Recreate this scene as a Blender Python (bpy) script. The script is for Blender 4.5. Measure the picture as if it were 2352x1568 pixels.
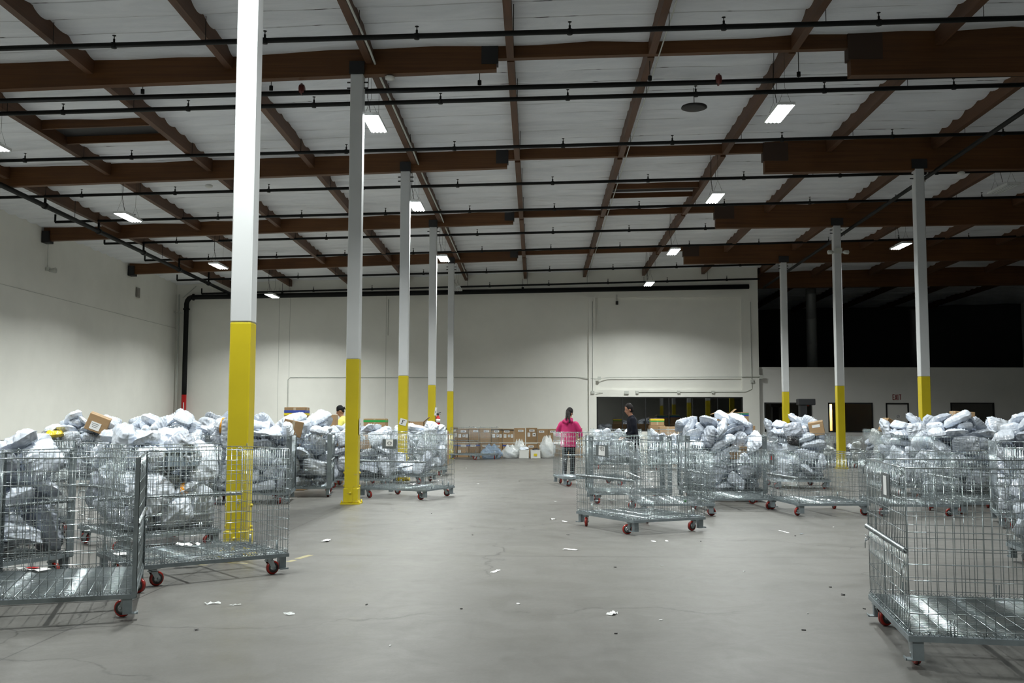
import bpy, bmesh, math, random
import numpy as np
from mathutils import Vector, Matrix, Quaternion

for _o in list(bpy.data.objects): bpy.data.objects.remove(_o)
SC = bpy.context.scene
COL = SC.collection
PI = math.pi
R = math.radians

# ---------------------------------------------------------------- camera
cam_d = bpy.data.cameras.new('camera'); cam = bpy.data.objects.new('camera', cam_d); COL.objects.link(cam)
cam_d.sensor_width = 36; cam_d.lens = 2287.0 / 2352 * 36; cam_d.clip_end = 200; cam_d.clip_start = .05
CR = Vector((0.99970886, 0.0240099, 0.00239264)); CU = Vector((-0.00050657, -0.07825496, 0.99693325)); CF = Vector((-0.0241235, 0.99664421, 0.07822002))
CAM_H = 1.42176
M = Matrix(((CR.x, CU.x, -CF.x, 0), (CR.y, CU.y, -CF.y, 0), (CR.z, CU.z, -CF.z, CAM_H), (0, 0, 0, 1)))
cam.matrix_world = M
SC.camera = cam
# ---------------------------------------------------------------- world + exposure
w = bpy.data.worlds.new('world'); SC.world = w; w.use_nodes = True
w.node_tree.nodes['Background'].inputs[0].default_value = (.5, .6, .8, 1)
w.node_tree.nodes['Background'].inputs[1].default_value = .002
SC.view_settings.view_transform = 'Standard'; SC.view_settings.look = 'None'
SC.view_settings.exposure = 0.75; SC.view_settings.gamma = 1; SC.view_settings.use_curve_mapping = False
try:
    SC.cycles.max_bounces = 6; SC.cycles.diffuse_bounces = 4; SC.cycles.glossy_bounces = 2; SC.cycles.use_adaptive_sampling = True; SC.cycles.adaptive_threshold = .03
    SC.cycles.transmission_bounces = 5; SC.cycles.transparent_max_bounces = 12
    SC.cycles.caustics_reflective = False; SC.cycles.caustics_refractive = False
    SC.cycles.sample_clamp_indirect = 6; SC.cycles.use_denoising = True
except Exception: pass
LAMP_W = 222.0
LAMP_COL = (.965, 1.0, .965)
LAMP_SPREAD = 146
# position, lit?   (rows run away from the camera, columns A left of centre, B right, C far left, D far right)
LAMPS = [
    ('A', -2.92, 8.95, 6.95, 1), ('A', -2.92, 17.6, 6.75, 1), ('A', -2.92, 24.0, 6.62, 1), ('A', -2.85, 30.4, 6.36, 1), ('A', -2.95, 36.9, 6.28, 0),
    ('B', 1.6, 11.2, 6.95, 1), ('B', 4.36, 17.6, 6.90, 1), ('B', 4.35, 24.0, 6.80, 1), ('B', 4.22, 30.4, 6.57, 1), ('B', 4.2, 36.9, 6.46, 1),
    ('C', -10.0, 11.2, 6.6, 1), ('C', -10.0, 17.6, 6.42, 1), ('C', -10.05, 24.0, 6.36, 1), ('C', -9.85, 30.4, 6.14, 1), ('C', -9.9, 36.9, 6.02, 1),
    ('D', 11.3, 24.0, 7.0, 0), ('D', 11.15, 30.4, 6.73, 1), ('D', 11.3, 11.2, 7.0, 1),
    ('A', -2.92, -3.4, 6.95, 1), ('B', 4.36, -3.4, 6.95, 1), ('C', -10.0, 4.0, 6.6, 1)]

# ---------------------------------------------------------------- helpers
def tag(o, label=None, cat=None, group=None, kind=None):
    if label: o['label'] = label
    if cat: o['category'] = cat
    if group: o['group'] = group
    if kind: o['kind'] = kind
    return o

def thing(name, label, cat, loc=(0, 0, 0), rz=0, group=None):
    o = bpy.data.objects.new(name, None); COL.objects.link(o); o.empty_display_size = .1
    o.location = loc; o.rotation_euler = (0, 0, rz)
    return tag(o, label, cat, group)

class MB:
    """collects shapes into one mesh"""
    def __init__(s): s.v = []; s.f = []; s.sm = []
    def add(s, vs, fs, smooth=False):
        n = len(s.v); s.v += [tuple(p) for p in vs]; s.f += [tuple(n + i for i in q) for q in fs]; s.sm += [smooth] * len(fs); return s
    def box(s, c, d, rz=0, ry=0, rx=0, bev=0):
        if bev:
            bm = bmesh.new(); bmesh.ops.create_cube(bm, size=1); bmesh.ops.scale(bm, vec=d, verts=bm.verts)
            bmesh.ops.bevel(bm, geom=bm.edges[:], offset=bev, segments=1, affect='EDGES')
            vs = [tuple(v.co) for v in bm.verts]; bm.verts.index_update(); fs = [[v.index for v in f.verts] for f in bm.faces]; bm.free()
        else:
            vs = [(x * d[0] / 2, y * d[1] / 2, z * d[2] / 2) for x in (-1, 1) for y in (-1, 1) for z in (-1, 1)]
            fs = [(0, 1, 3, 2), (4, 6, 7, 5), (0, 4, 5, 1), (2, 3, 7, 6), (0, 2, 6, 4), (1, 5, 7, 3)]
        m = Matrix.Rotation(rz, 4, 'Z') @ Matrix.Rotation(ry, 4, 'Y') @ Matrix.Rotation(rx, 4, 'X')
        C_ = Vector(c)
        return s.add([tuple(m @ Vector(p) + C_) for p in vs], fs)
    def b2(s, a, b):   # box from min to max
        return s.box([(a[i] + b[i]) / 2 for i in range(3)], [abs(b[i] - a[i]) for i in range(3)])
    def tube(s, pts, r, n=6, cap=True, closed=False):
        pts = [Vector(p) for p in pts]; N = len(pts); rr = r if isinstance(r, (list, tuple)) else [r] * N
        vs = []; prev = None
        for i, p in enumerate(pts):
            if closed: t = pts[(i + 1) % N] - pts[i - 1]
            else: t = pts[min(i + 1, N - 1)] - pts[max(i - 1, 0)]
            t = t.normalized() if t.length > 1e-9 else Vector((0, 0, 1))
            if prev is None:
                a = Vector((0, 0, 1)) if abs(t.z) < .9 else Vector((1, 0, 0)); u = t.cross(a).normalized()
            else:
                u = prev - t * prev.dot(t); u = u.normalized() if u.length > 1e-6 else t.orthogonal().normalized()
            prev = u; w_ = t.cross(u)
            for k in range(n):
                a = 2 * PI * k / n; vs.append(p + (u * math.cos(a) + w_ * math.sin(a)) * rr[i])
        fs = []
        for i in range(N - 1 + (1 if closed else 0)):
            j = (i + 1) % N
            for k in range(n):
                l = (k + 1) % n; fs.append((i * n + k, i * n + l, j * n + l, j * n + k))
        s.add(vs, fs, True)
        if cap and not closed:
            m = len(s.v) - len(vs)
            s.f += [tuple(m + k for k in reversed(range(n))), tuple(m + (N - 1) * n + k for k in range(n))]; s.sm += [False, False]
        return s
    def rod(s, a, b, r, n=6): return s.tube([a, b], r, n)
    def helix(s, a, b, rad, r, pitch, seg=8, n=3):
        a = Vector(a); b = Vector(b); d = b - a; L = d.length; t = d / L; u = t.orthogonal().normalized(); w_ = t.cross(u)
        N = max(2, int(L / pitch * seg))
        return s.tube([a + t * (L * i / N) + (u * math.cos(2 * PI * i / seg) + w_ * math.sin(2 * PI * i / seg)) * rad for i in range(N + 1)], r, n)
    def lathe(s, prof, axis='Z', c=(0, 0, 0), n=20, smooth=True):
        vs = []; fs = []
        for (r, h) in prof:
            for k in range(n):
                a = 2 * PI * k / n; x, y = r * math.cos(a), r * math.sin(a)
                p = (x, y, h) if axis == 'Z' else ((h, x, y) if axis == 'X' else (x, h, y))
                vs.append((p[0] + c[0], p[1] + c[1], p[2] + c[2]))
        for i in range(len(prof) - 1):
            for k in range(n):
                l = (k + 1) % n; fs.append((i * n + k, i * n + l, (i + 1) * n + l, (i + 1) * n + k))
        fs.append(tuple(range(n - 1, -1, -1))); fs.append(tuple((len(prof) - 1) * n + k for k in range(n)))
        return s.add(vs, fs, smooth)
    def mesh(s, name, mat=None):
        me = bpy.data.meshes.new(name); me.from_pydata(s.v, [], s.f)
        me.polygons.foreach_set('use_smooth', s.sm)
        if mat: me.materials.append(mat)
        bm = bmesh.new(); bm.from_mesh(me); bmesh.ops.recalc_face_normals(bm, faces=bm.faces); bm.to_mesh(me); bm.free()
        me.update(); return me
    def build(s, name, mat, parent=None, loc=None, rz=0):
        o = bpy.data.objects.new(name, s.mesh(name, mat)); COL.objects.link(o)
        if parent: o.parent = parent
        if loc: o.location = loc
        if rz: o.rotation_euler = (0, 0, rz)
        return o

def inst(me, name, parent=None, loc=None, rot=None):
    o = bpy.data.objects.new(name, me); COL.objects.link(o)
    if parent: o.parent = parent
    if loc: o.location = loc
    if rot: o.rotation_euler = rot
    return o

def copy_tree(o, parent=None):
    c = o.copy(); COL.objects.link(c)
    if parent: c.parent = parent
    for ch in list(o.children): copy_tree(ch, c)
    return c

def struct(name, mb, mat, kind='structure'):
    o = mb.build(name, mat); o['kind'] = kind; return o

# ---------------------------------------------------------------- materials
def mat(name, col, rough=.6, metal=0, spec=.5, emit=None, es=0):
    m = bpy.data.materials.new(name); m.use_nodes = True; b = m.node_tree.nodes['Principled BSDF']
    b.inputs['Base Color'].default_value = (*col, 1); b.inputs['Roughness'].default_value = rough; b.inputs['Metallic'].default_value = metal
    b.inputs['Specular IOR Level'].default_value = spec
    if emit: b.inputs['Emission Color'].default_value = (*emit, 1); b.inputs['Emission Strength'].default_value = es
    return m

class NT:
    def __init__(s, m): s.m = m; s.t = m.node_tree; s.b = s.t.nodes['Principled BSDF']
    def n(s, typ, **kw):
        x = s.t.nodes.new(typ)
        for k, v in kw.items():
            if k in x.inputs: x.inputs[k].default_value = v
            else: setattr(x, k, v)
        return x
    def l(s, a, b): s.t.links.new(a, b)
    def coord(s, kind='Object', scale=(1, 1, 1)):
        tc = s.n('ShaderNodeTexCoord'); mp = s.n('ShaderNodeMapping'); s.l(tc.outputs[kind], mp.inputs[0]); mp.inputs['Scale'].default_value = scale; return mp.outputs[0]
    def noise(s, vec, scale=5, detail=4, rough=.5, dist=0):
        x = s.n('ShaderNodeTexNoise'); s.l(vec, x.inputs['Vector']); x.inputs['Scale'].default_value = scale; x.inputs['Detail'].default_value = detail
        x.inputs['Roughness'].default_value = rough; x.inputs['Distortion'].default_value = dist; return x.outputs['Fac']
    def ramp(s, fac, stops):
        x = s.n('ShaderNodeValToRGB'); s.l(fac, x.inputs[0]); e = x.color_ramp.elements
        while len(e) < len(stops): e.new(.5)
        for i, (p, c) in enumerate(stops): e[i].position = p; e[i].color = (*c, 1) if len(c) == 3 else c
        return x.outputs[0]
    def mix(s, fac, a, b, typ='MIX'):
        x = s.n('ShaderNodeMix'); x.data_type = 'RGBA'; x.blend_type = typ
        for i, v in ((0, fac), (6, a), (7, b)):
            if hasattr(v, 'links'): s.l(v, x.inputs[i])
            elif i == 0: x.inputs[0].default_value = v
            else: x.inputs[i].default_value = (*v, 1)
        return x.outputs[2]
    def math(s, op, a, b=0, c=0):
        x = s.n('ShaderNodeMath', operation=op)
        for i, v in enumerate((a, b, c)):
            if hasattr(v, 'links'): s.l(v, x.inputs[i])
            else: x.inputs[i].default_value = v
        return x.outputs[0]
    def bump(s, h, strength=.3, dist=.02):
        x = s.n('ShaderNodeBump'); s.l(h, x.inputs['Height']); x.inputs['Strength'].default_value = strength; x.inputs['Distance'].default_value = dist
        s.l(x.outputs[0], s.b.inputs['Normal'])
    def col(s, c): s.l(c, s.b.inputs['Base Color'])

def g(v): return (v, v, v)

def m_floor():
    m = mat('concrete floor', g(.3), .42, 0, .4); t = NT(m); v = t.coord('Object')
    big = t.noise(v, .35, 5, .6); mid = t.noise(v, 2.2, 6, .65, .4); fine = t.noise(v, 60, 3)
    c = t.ramp(big, [(.3, (0.111, 0.110, 0.106)), (.5, (0.127, 0.126, 0.121)), (.7, (0.141, 0.140, 0.133))])
    c = t.mix(t.math('MULTIPLY', t.math('SUBTRACT', mid, .35), .9), c, (0.097, 0.095, 0.094))
    # tyre and drag streaks along the aisle
    vs = t.coord('Object', (1.3, .16, 1)); st = t.noise(vs, 3.0, 5, .7, .5)
    c = t.mix(t.ramp(st, [(.55, g(0)), (.75, g(.45))]), c, (0.089, 0.088, 0.086))
    c = t.mix(t.ramp(fine, [(.40, g(.25)), (.60, g(0))]), c, (0.089, 0.089, 0.085))
    # fine cracks
    vd = t.n('ShaderNodeVectorMath', operation='ADD'); nz = t.n('ShaderNodeTexNoise'); t.l(v, nz.inputs['Vector']); nz.inputs['Scale'].default_value = 1.3
    nz.inputs['Detail'].default_value = 6; t.l(nz.outputs['Color'], vd.inputs[0]); t.l(v, vd.inputs[1])
    vo = t.n('ShaderNodeTexVoronoi', feature='DISTANCE_TO_EDGE'); t.l(vd.outputs[0], vo.inputs['Vector']); vo.inputs['Scale'].default_value = .22
    crack = t.ramp(vo.outputs['Distance'], [(0, g(1)), (.0016, g(0))]); msk = t.ramp(big, [(.46, g(0)), (.52, g(.8))])
    c = t.mix(t.math('MULTIPLY', crack, msk), c, (0.041, 0.040, 0.039))
    # saw-cut joints on the column grid
    sp = t.n('ShaderNodeSeparateXYZ'); t.l(v, sp.inputs[0])
    def line(sock, off, per, hw):
        a = t.math('ADD', sock, off); a = t.math('PINGPONG', a, per / 2); return t.math('LESS_THAN', a, hw)
    j = t.math('MAXIMUM', line(sp.outputs[0], 3.16, 12.12, .006), line(sp.outputs[1], -10.55, 6.434, .009))
    c = t.mix(1.0, c, (1.0, .985, .955), 'MULTIPLY'); c = t.mix(t.math('MULTIPLY', j, .75), c, (0.029, 0.028, 0.026)); t.col(c)
    r = t.ramp(mid, [(.3, g(.34)), (.7, g(.52))]); t.l(r, t.b.inputs['Roughness'])
    t.bump(t.math('ADD', t.math('MULTIPLY', fine, .3), mid), .08, .01); return m

def m_wall(name, col, sc=1.0):
    m = mat(name, col, .7, 0, .3); t = NT(m); v = t.coord('Object'); n1 = t.noise(v, .7 * sc, 5, .6); n2 = t.noise(v, 25, 3)
    d = tuple(x * .93 for x in col); t.col(t.ramp(n1, [(.3, d), (.65, col)])); t.bump(n2, .12, .004); return m

def m_foil():
    m = mat('white ceiling insulation', (.84, .85, .87), .55, 0, .4); t = NT(m); v = t.coord('Object', (.5, 2.5, 1))
    n1 = t.noise(v, 1.5, 5, .6, .8); c = t.ramp(n1, [(.3, (.73, .76, .80)), (.7, (.85, .875, .91))])
    # small staple tears in rows along the joists
    sp = t.n('ShaderNodeSeparateXYZ'); t.l(t.coord('Object'), sp.inputs[0])
    a = t.math('LESS_THAN', t.math('PINGPONG', t.math('ADD', sp.outputs[1], 0), .305), .012)
    n2 = t.noise(t.coord('Object', (1.6, .35, 1)), 1.4, 2); tear = t.math('MULTIPLY', a, t.ramp(n2, [(.60, g(0)), (.66, g(1))]))
    seam_shade = t.math('LESS_THAN', t.math('PINGPONG', sp.outputs[1], .305), .016)  # crease shade along the joist seams, put into the sheet colour
    c = t.mix(t.math('MULTIPLY', seam_shade, .45), c, (.25, .25, .26))
    t.col(t.mix(tear, c, (.03, .03, .03))); t.bump(n1, .7, .05); return m

def m_wood(name, c1, c2, axis):
    m = mat(name, c1, .55, 0, .35); t = NT(m); sc = {'X': (.25, 6, 9), 'Y': (6, .25, 9)}[axis]
    n1 = t.noise(t.coord('Object', sc), 2.2, 6, .65, .4); n2 = t.noise(t.coord('Object'), .6, 3)
    c = t.ramp(n1, [(.3, c1), (.65, c2)]); t.col(t.mix(t.ramp(n2, [(.4, g(0)), (.7, g(.5))]), c, tuple(x * .45 for x in c1))); t.bump(n1, .25, .01); return m

def m_scuffed(name, col, chip=(.55, .55, .5), rough=.38, lo=.66):
    m = mat(name, col, rough, 0, .5); t = NT(m); v = t.coord('Object'); n1 = t.noise(v, 14, 6, .7); n2 = t.noise(v, 1.2, 4)
    c = t.ramp(n2, [(.3, tuple(x * .88 for x in col)), (.7, col)]); t.col(t.mix(t.ramp(n1, [(lo, g(0)), (lo + .03, g(1))]), c, chip)); t.bump(n1, .1, .004); return m

def m_yellow():
    m = mat('yellow column paint', (.62, .50, .015), .36, 0, .5); t = NT(m); v = t.coord('Object'); sp = t.n('ShaderNodeSeparateXYZ'); t.l(v, sp.inputs[0])
    n1 = t.noise(v, 11, 6, .7); n2 = t.noise(v, 1.5, 4)
    c = t.ramp(n2, [(.3, (.52, .42, .012)), (.7, (.62, .50, .015))])
    low = t.math('LESS_THAN', sp.outputs[2], .62); th = t.math('SUBTRACT', n1, t.math('MULTIPLY', low, -.09))
    c = t.mix(t.ramp(th, [(.70, g(0)), (.72, g(1))]), c, (.42, .33, .16)); t.col(c); t.bump(n1, .08, .004); return m

def m_steel(name='galvanized wire', col=(.40, .44, .45), rough=.38, metal=.75):
    m = mat(name, col, rough, metal, .5); t = NT(m); n1 = t.noise(t.coord('Object'), 6, 4, .6)
    t.col(t.ramp(n1, [(.3, tuple(x * .72 for x in col)), (.7, tuple(min(1, x * 1.12) for x in col))])); t.l(t.ramp(n1, [(.3, g(rough + .08)), (.7, g(rough - .04))]), t.b.inputs['Roughness']); return m

def m_poly(name, col, rough=.3, dark=.82, bump=.55):
    m = mat(name, col, rough, 0, .6); t = NT(m); oi = t.n('ShaderNodeObjectInfo')
    va = t.n('ShaderNodeVectorMath', operation='ADD'); t.l(t.coord('Object'), va.inputs[0])
    cx = t.n('ShaderNodeCombineXYZ'); t.l(t.math('MULTIPLY', oi.outputs['Random'], 37.0), cx.inputs[0]); t.l(t.math('MULTIPLY', oi.outputs['Random'], 91.0), cx.inputs[1]); t.l(cx.outputs[0], va.inputs[1])
    v = va.outputs[0]
    n1 = t.noise(v, 4.5, 2, .45, 1.0); n2 = t.noise(v, 13, 2, .45, 1.2)
    rid = t.math('ABSOLUTE', t.math('SUBTRACT', n1, .5)); rid2 = t.math('ABSOLUTE', t.math('SUBTRACT', n2, .5))
    vw = t.n('ShaderNodeVectorMath', operation='MULTIPLY_ADD'); nz = t.n('ShaderNodeTexNoise'); t.l(v, nz.inputs['Vector']); nz.inputs['Scale'].default_value = 5; nz.inputs['Detail'].default_value = 2
    t.l(nz.outputs['Color'], vw.inputs[0]); vw.inputs[1].default_value = (.22, .22, .22); t.l(v, vw.inputs[2])
    vo = t.n('ShaderNodeTexVoronoi', feature='F1'); t.l(vw.outputs[0], vo.inputs['Vector']); vo.inputs['Scale'].default_value = 9
    h = t.math('ADD', t.math('MULTIPLY', rid, .9), t.math('MULTIPLY', vo.outputs['Distance'], .42))
    tint = t.mix(oi.outputs['Random'], col, tuple(x * dark for x in col)); t.col(tint)
    t.bump(h, bump, .035); return m

def m_card(name='cardboard', col=(.33, .215, .115)):
    m = mat(name, col, .75, 0, .2); t = NT(m); n1 = t.noise(t.coord('Object', (1, 1, 6)), 4, 4); oi = t.n('ShaderNodeObjectInfo')
    c = t.ramp(n1, [(.3, tuple(x * .85 for x in col)), (.7, col)]); t.col(t.mix(t.math('MULTIPLY', oi.outputs['Random'], .35), c, tuple(x * .6 for x in col))); return m

def m_glass(name, col=(.8, .85, .83)):
    m = bpy.data.materials.new(name); m.use_nodes = True; t = m.node_tree; t.nodes.clear(); o = t.nodes.new('ShaderNodeOutputMaterial')
    tr = t.nodes.new('ShaderNodeBsdfTransparent'); gl = t.nodes.new('ShaderNodeBsdfGlossy'); gl.inputs['Roughness'].default_value = .02; mx = t.nodes.new('ShaderNodeMixShader')
    tr.inputs[0].default_value = (*col, 1); fr = t.nodes.new('ShaderNodeFresnel'); fr.inputs[0].default_value = 2.3
    t.links.new(fr.outputs[0], mx.inputs[0]); t.links.new(tr.outputs[0], mx.inputs[1]); t.links.new(gl.outputs[0], mx.inputs[2]); t.links.new(mx.outputs[0], o.inputs[0]); return m

def m_film(name, col=(.85, .88, .9), a=.55):
    m = m_poly(name, col, .18, .9, .9); m.node_tree.nodes['Principled BSDF'].inputs['Alpha'].default_value = a; return m

FLOOR = m_floor(); WALL = m_wall('painted tilt-up wall', (.83, .83, .775)); OFFW = m_wall('office partition paint', (.76, .76, .73)); FOIL = m_foil()
WOODX = m_wood('glulam beam wood', (.080, .031, .009), (.135, .056, .016), 'X'); WOODY = m_wood('purlin wood', (.075, .033, .014), (.125, .056, .025), 'Y')
PIPE = m_scuffed('black sprinkler pipe', (.008, .009, .009), (.02, .02, .02), .6, .72); PIPE.node_tree.nodes['Principled BSDF'].inputs['Specular IOR Level'].default_value = .22; BLACK = mat('black steel', (.012, .012, .013), .6); DARKF = mat('dark window frame', (.008, .009, .009), .45)
WHITEP = m_scuffed('white column paint', (.66, .68, .69), (.5, .5, .5), .4, .74); YEL = m_yellow(); GALV = m_steel('galvanized wire', (.39, .445, .465), .17, .70); ZINC = m_steel('zinc plated steel', (.40, .44, .46), .28, .9)
FRAMEM = m_steel('grey galvanized frame', (.23, .27, .29), .45, .5)
PANELG = mat('grey plate', (.10, .115, .12), .5); PAPER = mat('white paper', (.75, .76, .76), .7); INK = mat('black ink', (.02, .02, .02), .6)
RED = mat('red polyurethane wheel', (.30, .016, .009), .25, 0, .6); HUBB = mat('black rubber band', (.025, .022, .02), .6); REDP = mat('red enamel', (.45, .012, .012), .3)
BAGW = m_poly('white poly mailer', (.66, .715, .80), .18, .86, .65); BAGG = m_poly('grey poly mailer', (.45, .49, .565), .18, .86, .65); BAGC = m_film('clear plastic film', (.78, .82, .82), .6)
BAGK = m_poly('black plastic', (.02, .02, .022), .25); BAGO = mat('orange tape', (.75, .30, .01), .3); TEAL = mat('green tape', (.015, .17, .10), .4); BLUET = mat('blue tape', (.03, .06, .30), .4)
YTAPE = mat('yellow tape', (.65, .52, .02), .4); GREENT = mat('bright green tape', (.02, .30, .06), .4)
CARD = m_card(); CARD2 = m_card('light cardboard', (.40, .265, .145)); TAPE = mat('clear packing tape', (.42, .34, .24), .2); STRIPE = mat('black hazard tape', (.03, .03, .03), .4)
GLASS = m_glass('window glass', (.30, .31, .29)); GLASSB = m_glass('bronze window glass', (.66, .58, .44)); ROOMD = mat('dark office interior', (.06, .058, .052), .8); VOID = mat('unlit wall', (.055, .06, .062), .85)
CONDUIT = mat('painted conduit', (.56, .58, .54), .5); CRATE = mat('white plastic crate', (.68, .69, .66), .45); GREYBOX = mat('blue grey plastic bin', (.20, .25, .30), .5)
SKIN = mat('skin', (.33, .17, .11), .6, 0, .3); HAIR = mat('black hair', (.010, .008, .008), .7, 0, .2); PINK = m_wall('pink jacket cloth', (.46, .022, .125), 3); NAVY = mat('dark navy jacket cloth', (.006, .007, .012), .9, 0, .15)
DTROU = mat('dark trousers', (.009, .009, .011), .9, 0, .15); YSHIRT = mat('yellow shirt cloth', (.70, .66, .16), .9, 0, .15); CAPM = mat('black cap cloth', (.008, .009, .01), .85, 0, .2); SHOE = mat('dark shoe', (.02, .02, .02), .5)
LAMPW = mat('lamp housing white', (.75, .77, .77), .4); TUBE = mat('lit tube', (1, 1, 1), .5, 0, .5, (.95, 1, 1), 14); TUBEOFF = mat('unlit tube', (.6, .62, .62), .3)
WARM = mat('lit interior wall', (1, .8, .5), .8, 0, .3, (1, .72, .38), 1.3); EXITRED = mat('dark red letters', (.25, .01, .012), .5)
YFAINT = mat('faded yellow floor paint', (.27, .24, .13), .6)

# ================================================================ building shell
XL, XR, D1, BAY = -3.222, 8.894, 10.361, 6.434      # column faces and grid
YB = 41.1; XWL = -15.05; XBE = 9.16; XWR = 27.0; YF = -10.0; YV = 56.0
ROWN = {-1: 'behind the camera', 0: 'nearest', 1: 'second', 2: 'third', 3: 'fourth', 4: 'fifth', 5: 'sixth'}
def roofz(x, y): return 7.97 + (.033 if x < -.69 else .0245) * (x + .69) - .0165 * (y - 16.8)

struct('floor', MB().b2((XWL - .3, YF, -.2), (XWR, YV, 0)), FLOOR)
# ceiling: insulation sheet sagging between the joists
nx = [XWL - .2 + i * .9 for i in range(47)] + [XWR]
ny = [YF + (YF / .61 - round(YF / .61)) * -.61 + j * .61 / 6 for j in range(int((YV - YF) / (.61 / 6)) + 1)]
rs = np.random.RandomState(3); sag = rs.uniform(.35, 1.25, (len(nx), len(ny) // 6 + 2))
vs = []
for i, x in enumerate(nx):
    for j, y in enumerate(ny):
        k, ph = divmod(j, 6)
        vs.append((x, y, roofz(x, y) - .085 * sag[i, k] * math.sin(PI * ph / 6) ** .8 - .008 * math.sin(3.1 * x + 1.7 * k)))
n_ = len(ny); fs = [(i * n_ + j, i * n_ + j + 1, (i + 1) * n_ + j + 1, (i + 1) * n_ + j) for i in range(len(nx) - 1) for j in range(n_ - 1)]
ce = MB(); ce.add(vs, fs, True)
ce.add([(XWL - .3, YF, 8.9), (XWR, YF, 8.9), (XWR, YV, 8.9), (XWL - .3, YV, 8.9)], [(0, 3, 2, 1)]); struct('ceiling', ce, FOIL)

wl = MB(); wl.b2((XWL - .3, YF, 0), (XWL, YB + .3, 5.2)).b2((XWL - .3, YF, 5.2), (XWL - .015, YB + .3, 8.6)); struct('wall_left', wl, WALL)
wb = MB(); F = YB
wb.b2((XWL, F, 0), (2.17, F + .3, 8.6))                                   # left of the pilaster
wb.b2((2.17, F - .1, 0), (2.45, F + .3, 6.5)); wb.b2((2.17, F, 6.5), (2.45, F + .3, 8.6))
wb.b2((2.45, F, 0), (8.9, F + .3, .95)); wb.b2((2.45, F, .95), (2.49, F + .3, 2.37)); wb.b2((8.48, F, .95), (8.9, F + .3, 2.37))
wb.b2((2.45, F, 2.37), (8.9, F + .3, 2.66)); wb.b2((2.45, F + .1, 2.66), (8.46, F + .3, 6.48)); wb.b2((8.46, F, 2.66), (8.9, F + .3, 6.48))
wb.b2((2.45, F, 6.48), (8.9, F + .3, 8.6)); wb.b2((8.9, F, 0), (XBE, F + .3, 8.6)); struct('wall_back', wb, WALL)
# office front
O = YB + .15; oz = 3.54; ow = MB()
def wall_open(mb, x0, x1, y0, y1, z1, opens):
    x = x0
    for (a, b, za, zb) in sorted(opens):
        mb.b2((x, y0, 0), (a, y1, z1))
        if za > 0: mb.b2((a, y0, 0), (b, y1, za))
        mb.b2((a, y0, zb), (b, y1, z1)); x = b
    mb.b2((x, y0, 0), (x1, y1, z1))
WINS = [(9.38, 11.31, .95, 2.15), (11.98, 13.80, .95, 2.15), (14.33, 15.26, 0, 2.14), (16.95, 18.72, .95, 2.16)]
wall_open(ow, XBE, XWR, O, O + .15, oz, WINS); struct('wall_office', ow, OFFW)
oc = MB().b2((XBE, O - .03, oz), (XWR, YV, oz + .06)); oc.b2((0, YB + .3, 3.2), (XBE, YV, 3.3)); struct('trim_1', oc, OFFW)
# dark rooms behind the glass and the unlit space over the offices
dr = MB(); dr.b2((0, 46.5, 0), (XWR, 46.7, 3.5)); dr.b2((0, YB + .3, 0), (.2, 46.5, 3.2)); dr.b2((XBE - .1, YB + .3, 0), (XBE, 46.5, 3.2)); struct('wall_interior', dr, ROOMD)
pt = MB(); pt.b2((11.5, 43.6, 0), (12.73, 43.7, 2.7)); pt.b2((12.86, 43.6, 0), (16, 43.7, 2.7)); pt.b2((12.73, 43.6, 2.12), (12.86, 43.7, 2.7)); struct('wall_partition', pt, m_wall('brown partition', (.10, .075, .05)))
lr = MB(); lr.b2((12.0, 45.2, 0), (14.5, 45.3, 2.7)); struct('wall_lit_room', lr, mat('cream wall', (.8, .77, .66), .7))
rl = bpy.data.lights.new('room_light', 'AREA'); rl.energy = 200; rl.size = .4; rl.color = (1, .84, .56)
ro = bpy.data.objects.new('room_light', rl); COL.objects.link(ro); ro.location = (13.2, 44.3, 2.6); ro.rotation_euler = (R(35), 0, 0); tag(ro, 'warm lamp in the office behind the narrow lit doorway', 'lamp')
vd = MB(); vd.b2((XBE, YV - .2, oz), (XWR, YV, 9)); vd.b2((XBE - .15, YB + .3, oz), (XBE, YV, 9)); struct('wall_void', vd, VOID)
struct('wall_right', MB().b2((XWR, YF, 0), (XWR + .3, YV, 9)), OFFW)
struct('wall_front', MB().b2((XWL - .3, YF - .3, 0), (XWR, YF, 9)), WALL)
# windows
def window(n, x0, x1, y, z0, z1, mull, glass, fr=.05):
    f = MB(); f.b2((x0, y - .03, z0), (x0 + fr, y + .05, z1)).b2((x1 - fr, y - .03, z0), (x1, y + .05, z1)).b2((x0, y - .03, z0), (x1, y + .05, z0 + fr)).b2((x0, y - .03, z1 - fr), (x1, y + .05, z1))
    o = f.build('window_%d' % n, DARKF); o['kind'] = 'structure'
    for m_ in mull: MB().b2((m_ - .02, y - .025, z0 + fr), (m_ + .02, y + .045, z1 - fr)).build('mullion', DARKF, o)
    xs = [x0 + fr] + list(mull) + [x1 - fr]
    for a, b in zip(xs, xs[1:]): MB().b2((a, y + .005, z0 + fr), (b, y + .013, z1 - fr)).build('pane', glass, o)
window(1, 2.49, 8.48, YB + .05, .95, 2.37, [3.55, 4.5, 5.46, 6.42, 7.45], GLASS)
window(2, 9.38, 11.31, O, .95, 2.15, [], GLASS); window(3, 11.98, 13.80, O, .95, 2.15, [], GLASSB); window(4, 16.95, 18.72, O, .95, 2.16, [], GLASS)
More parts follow.
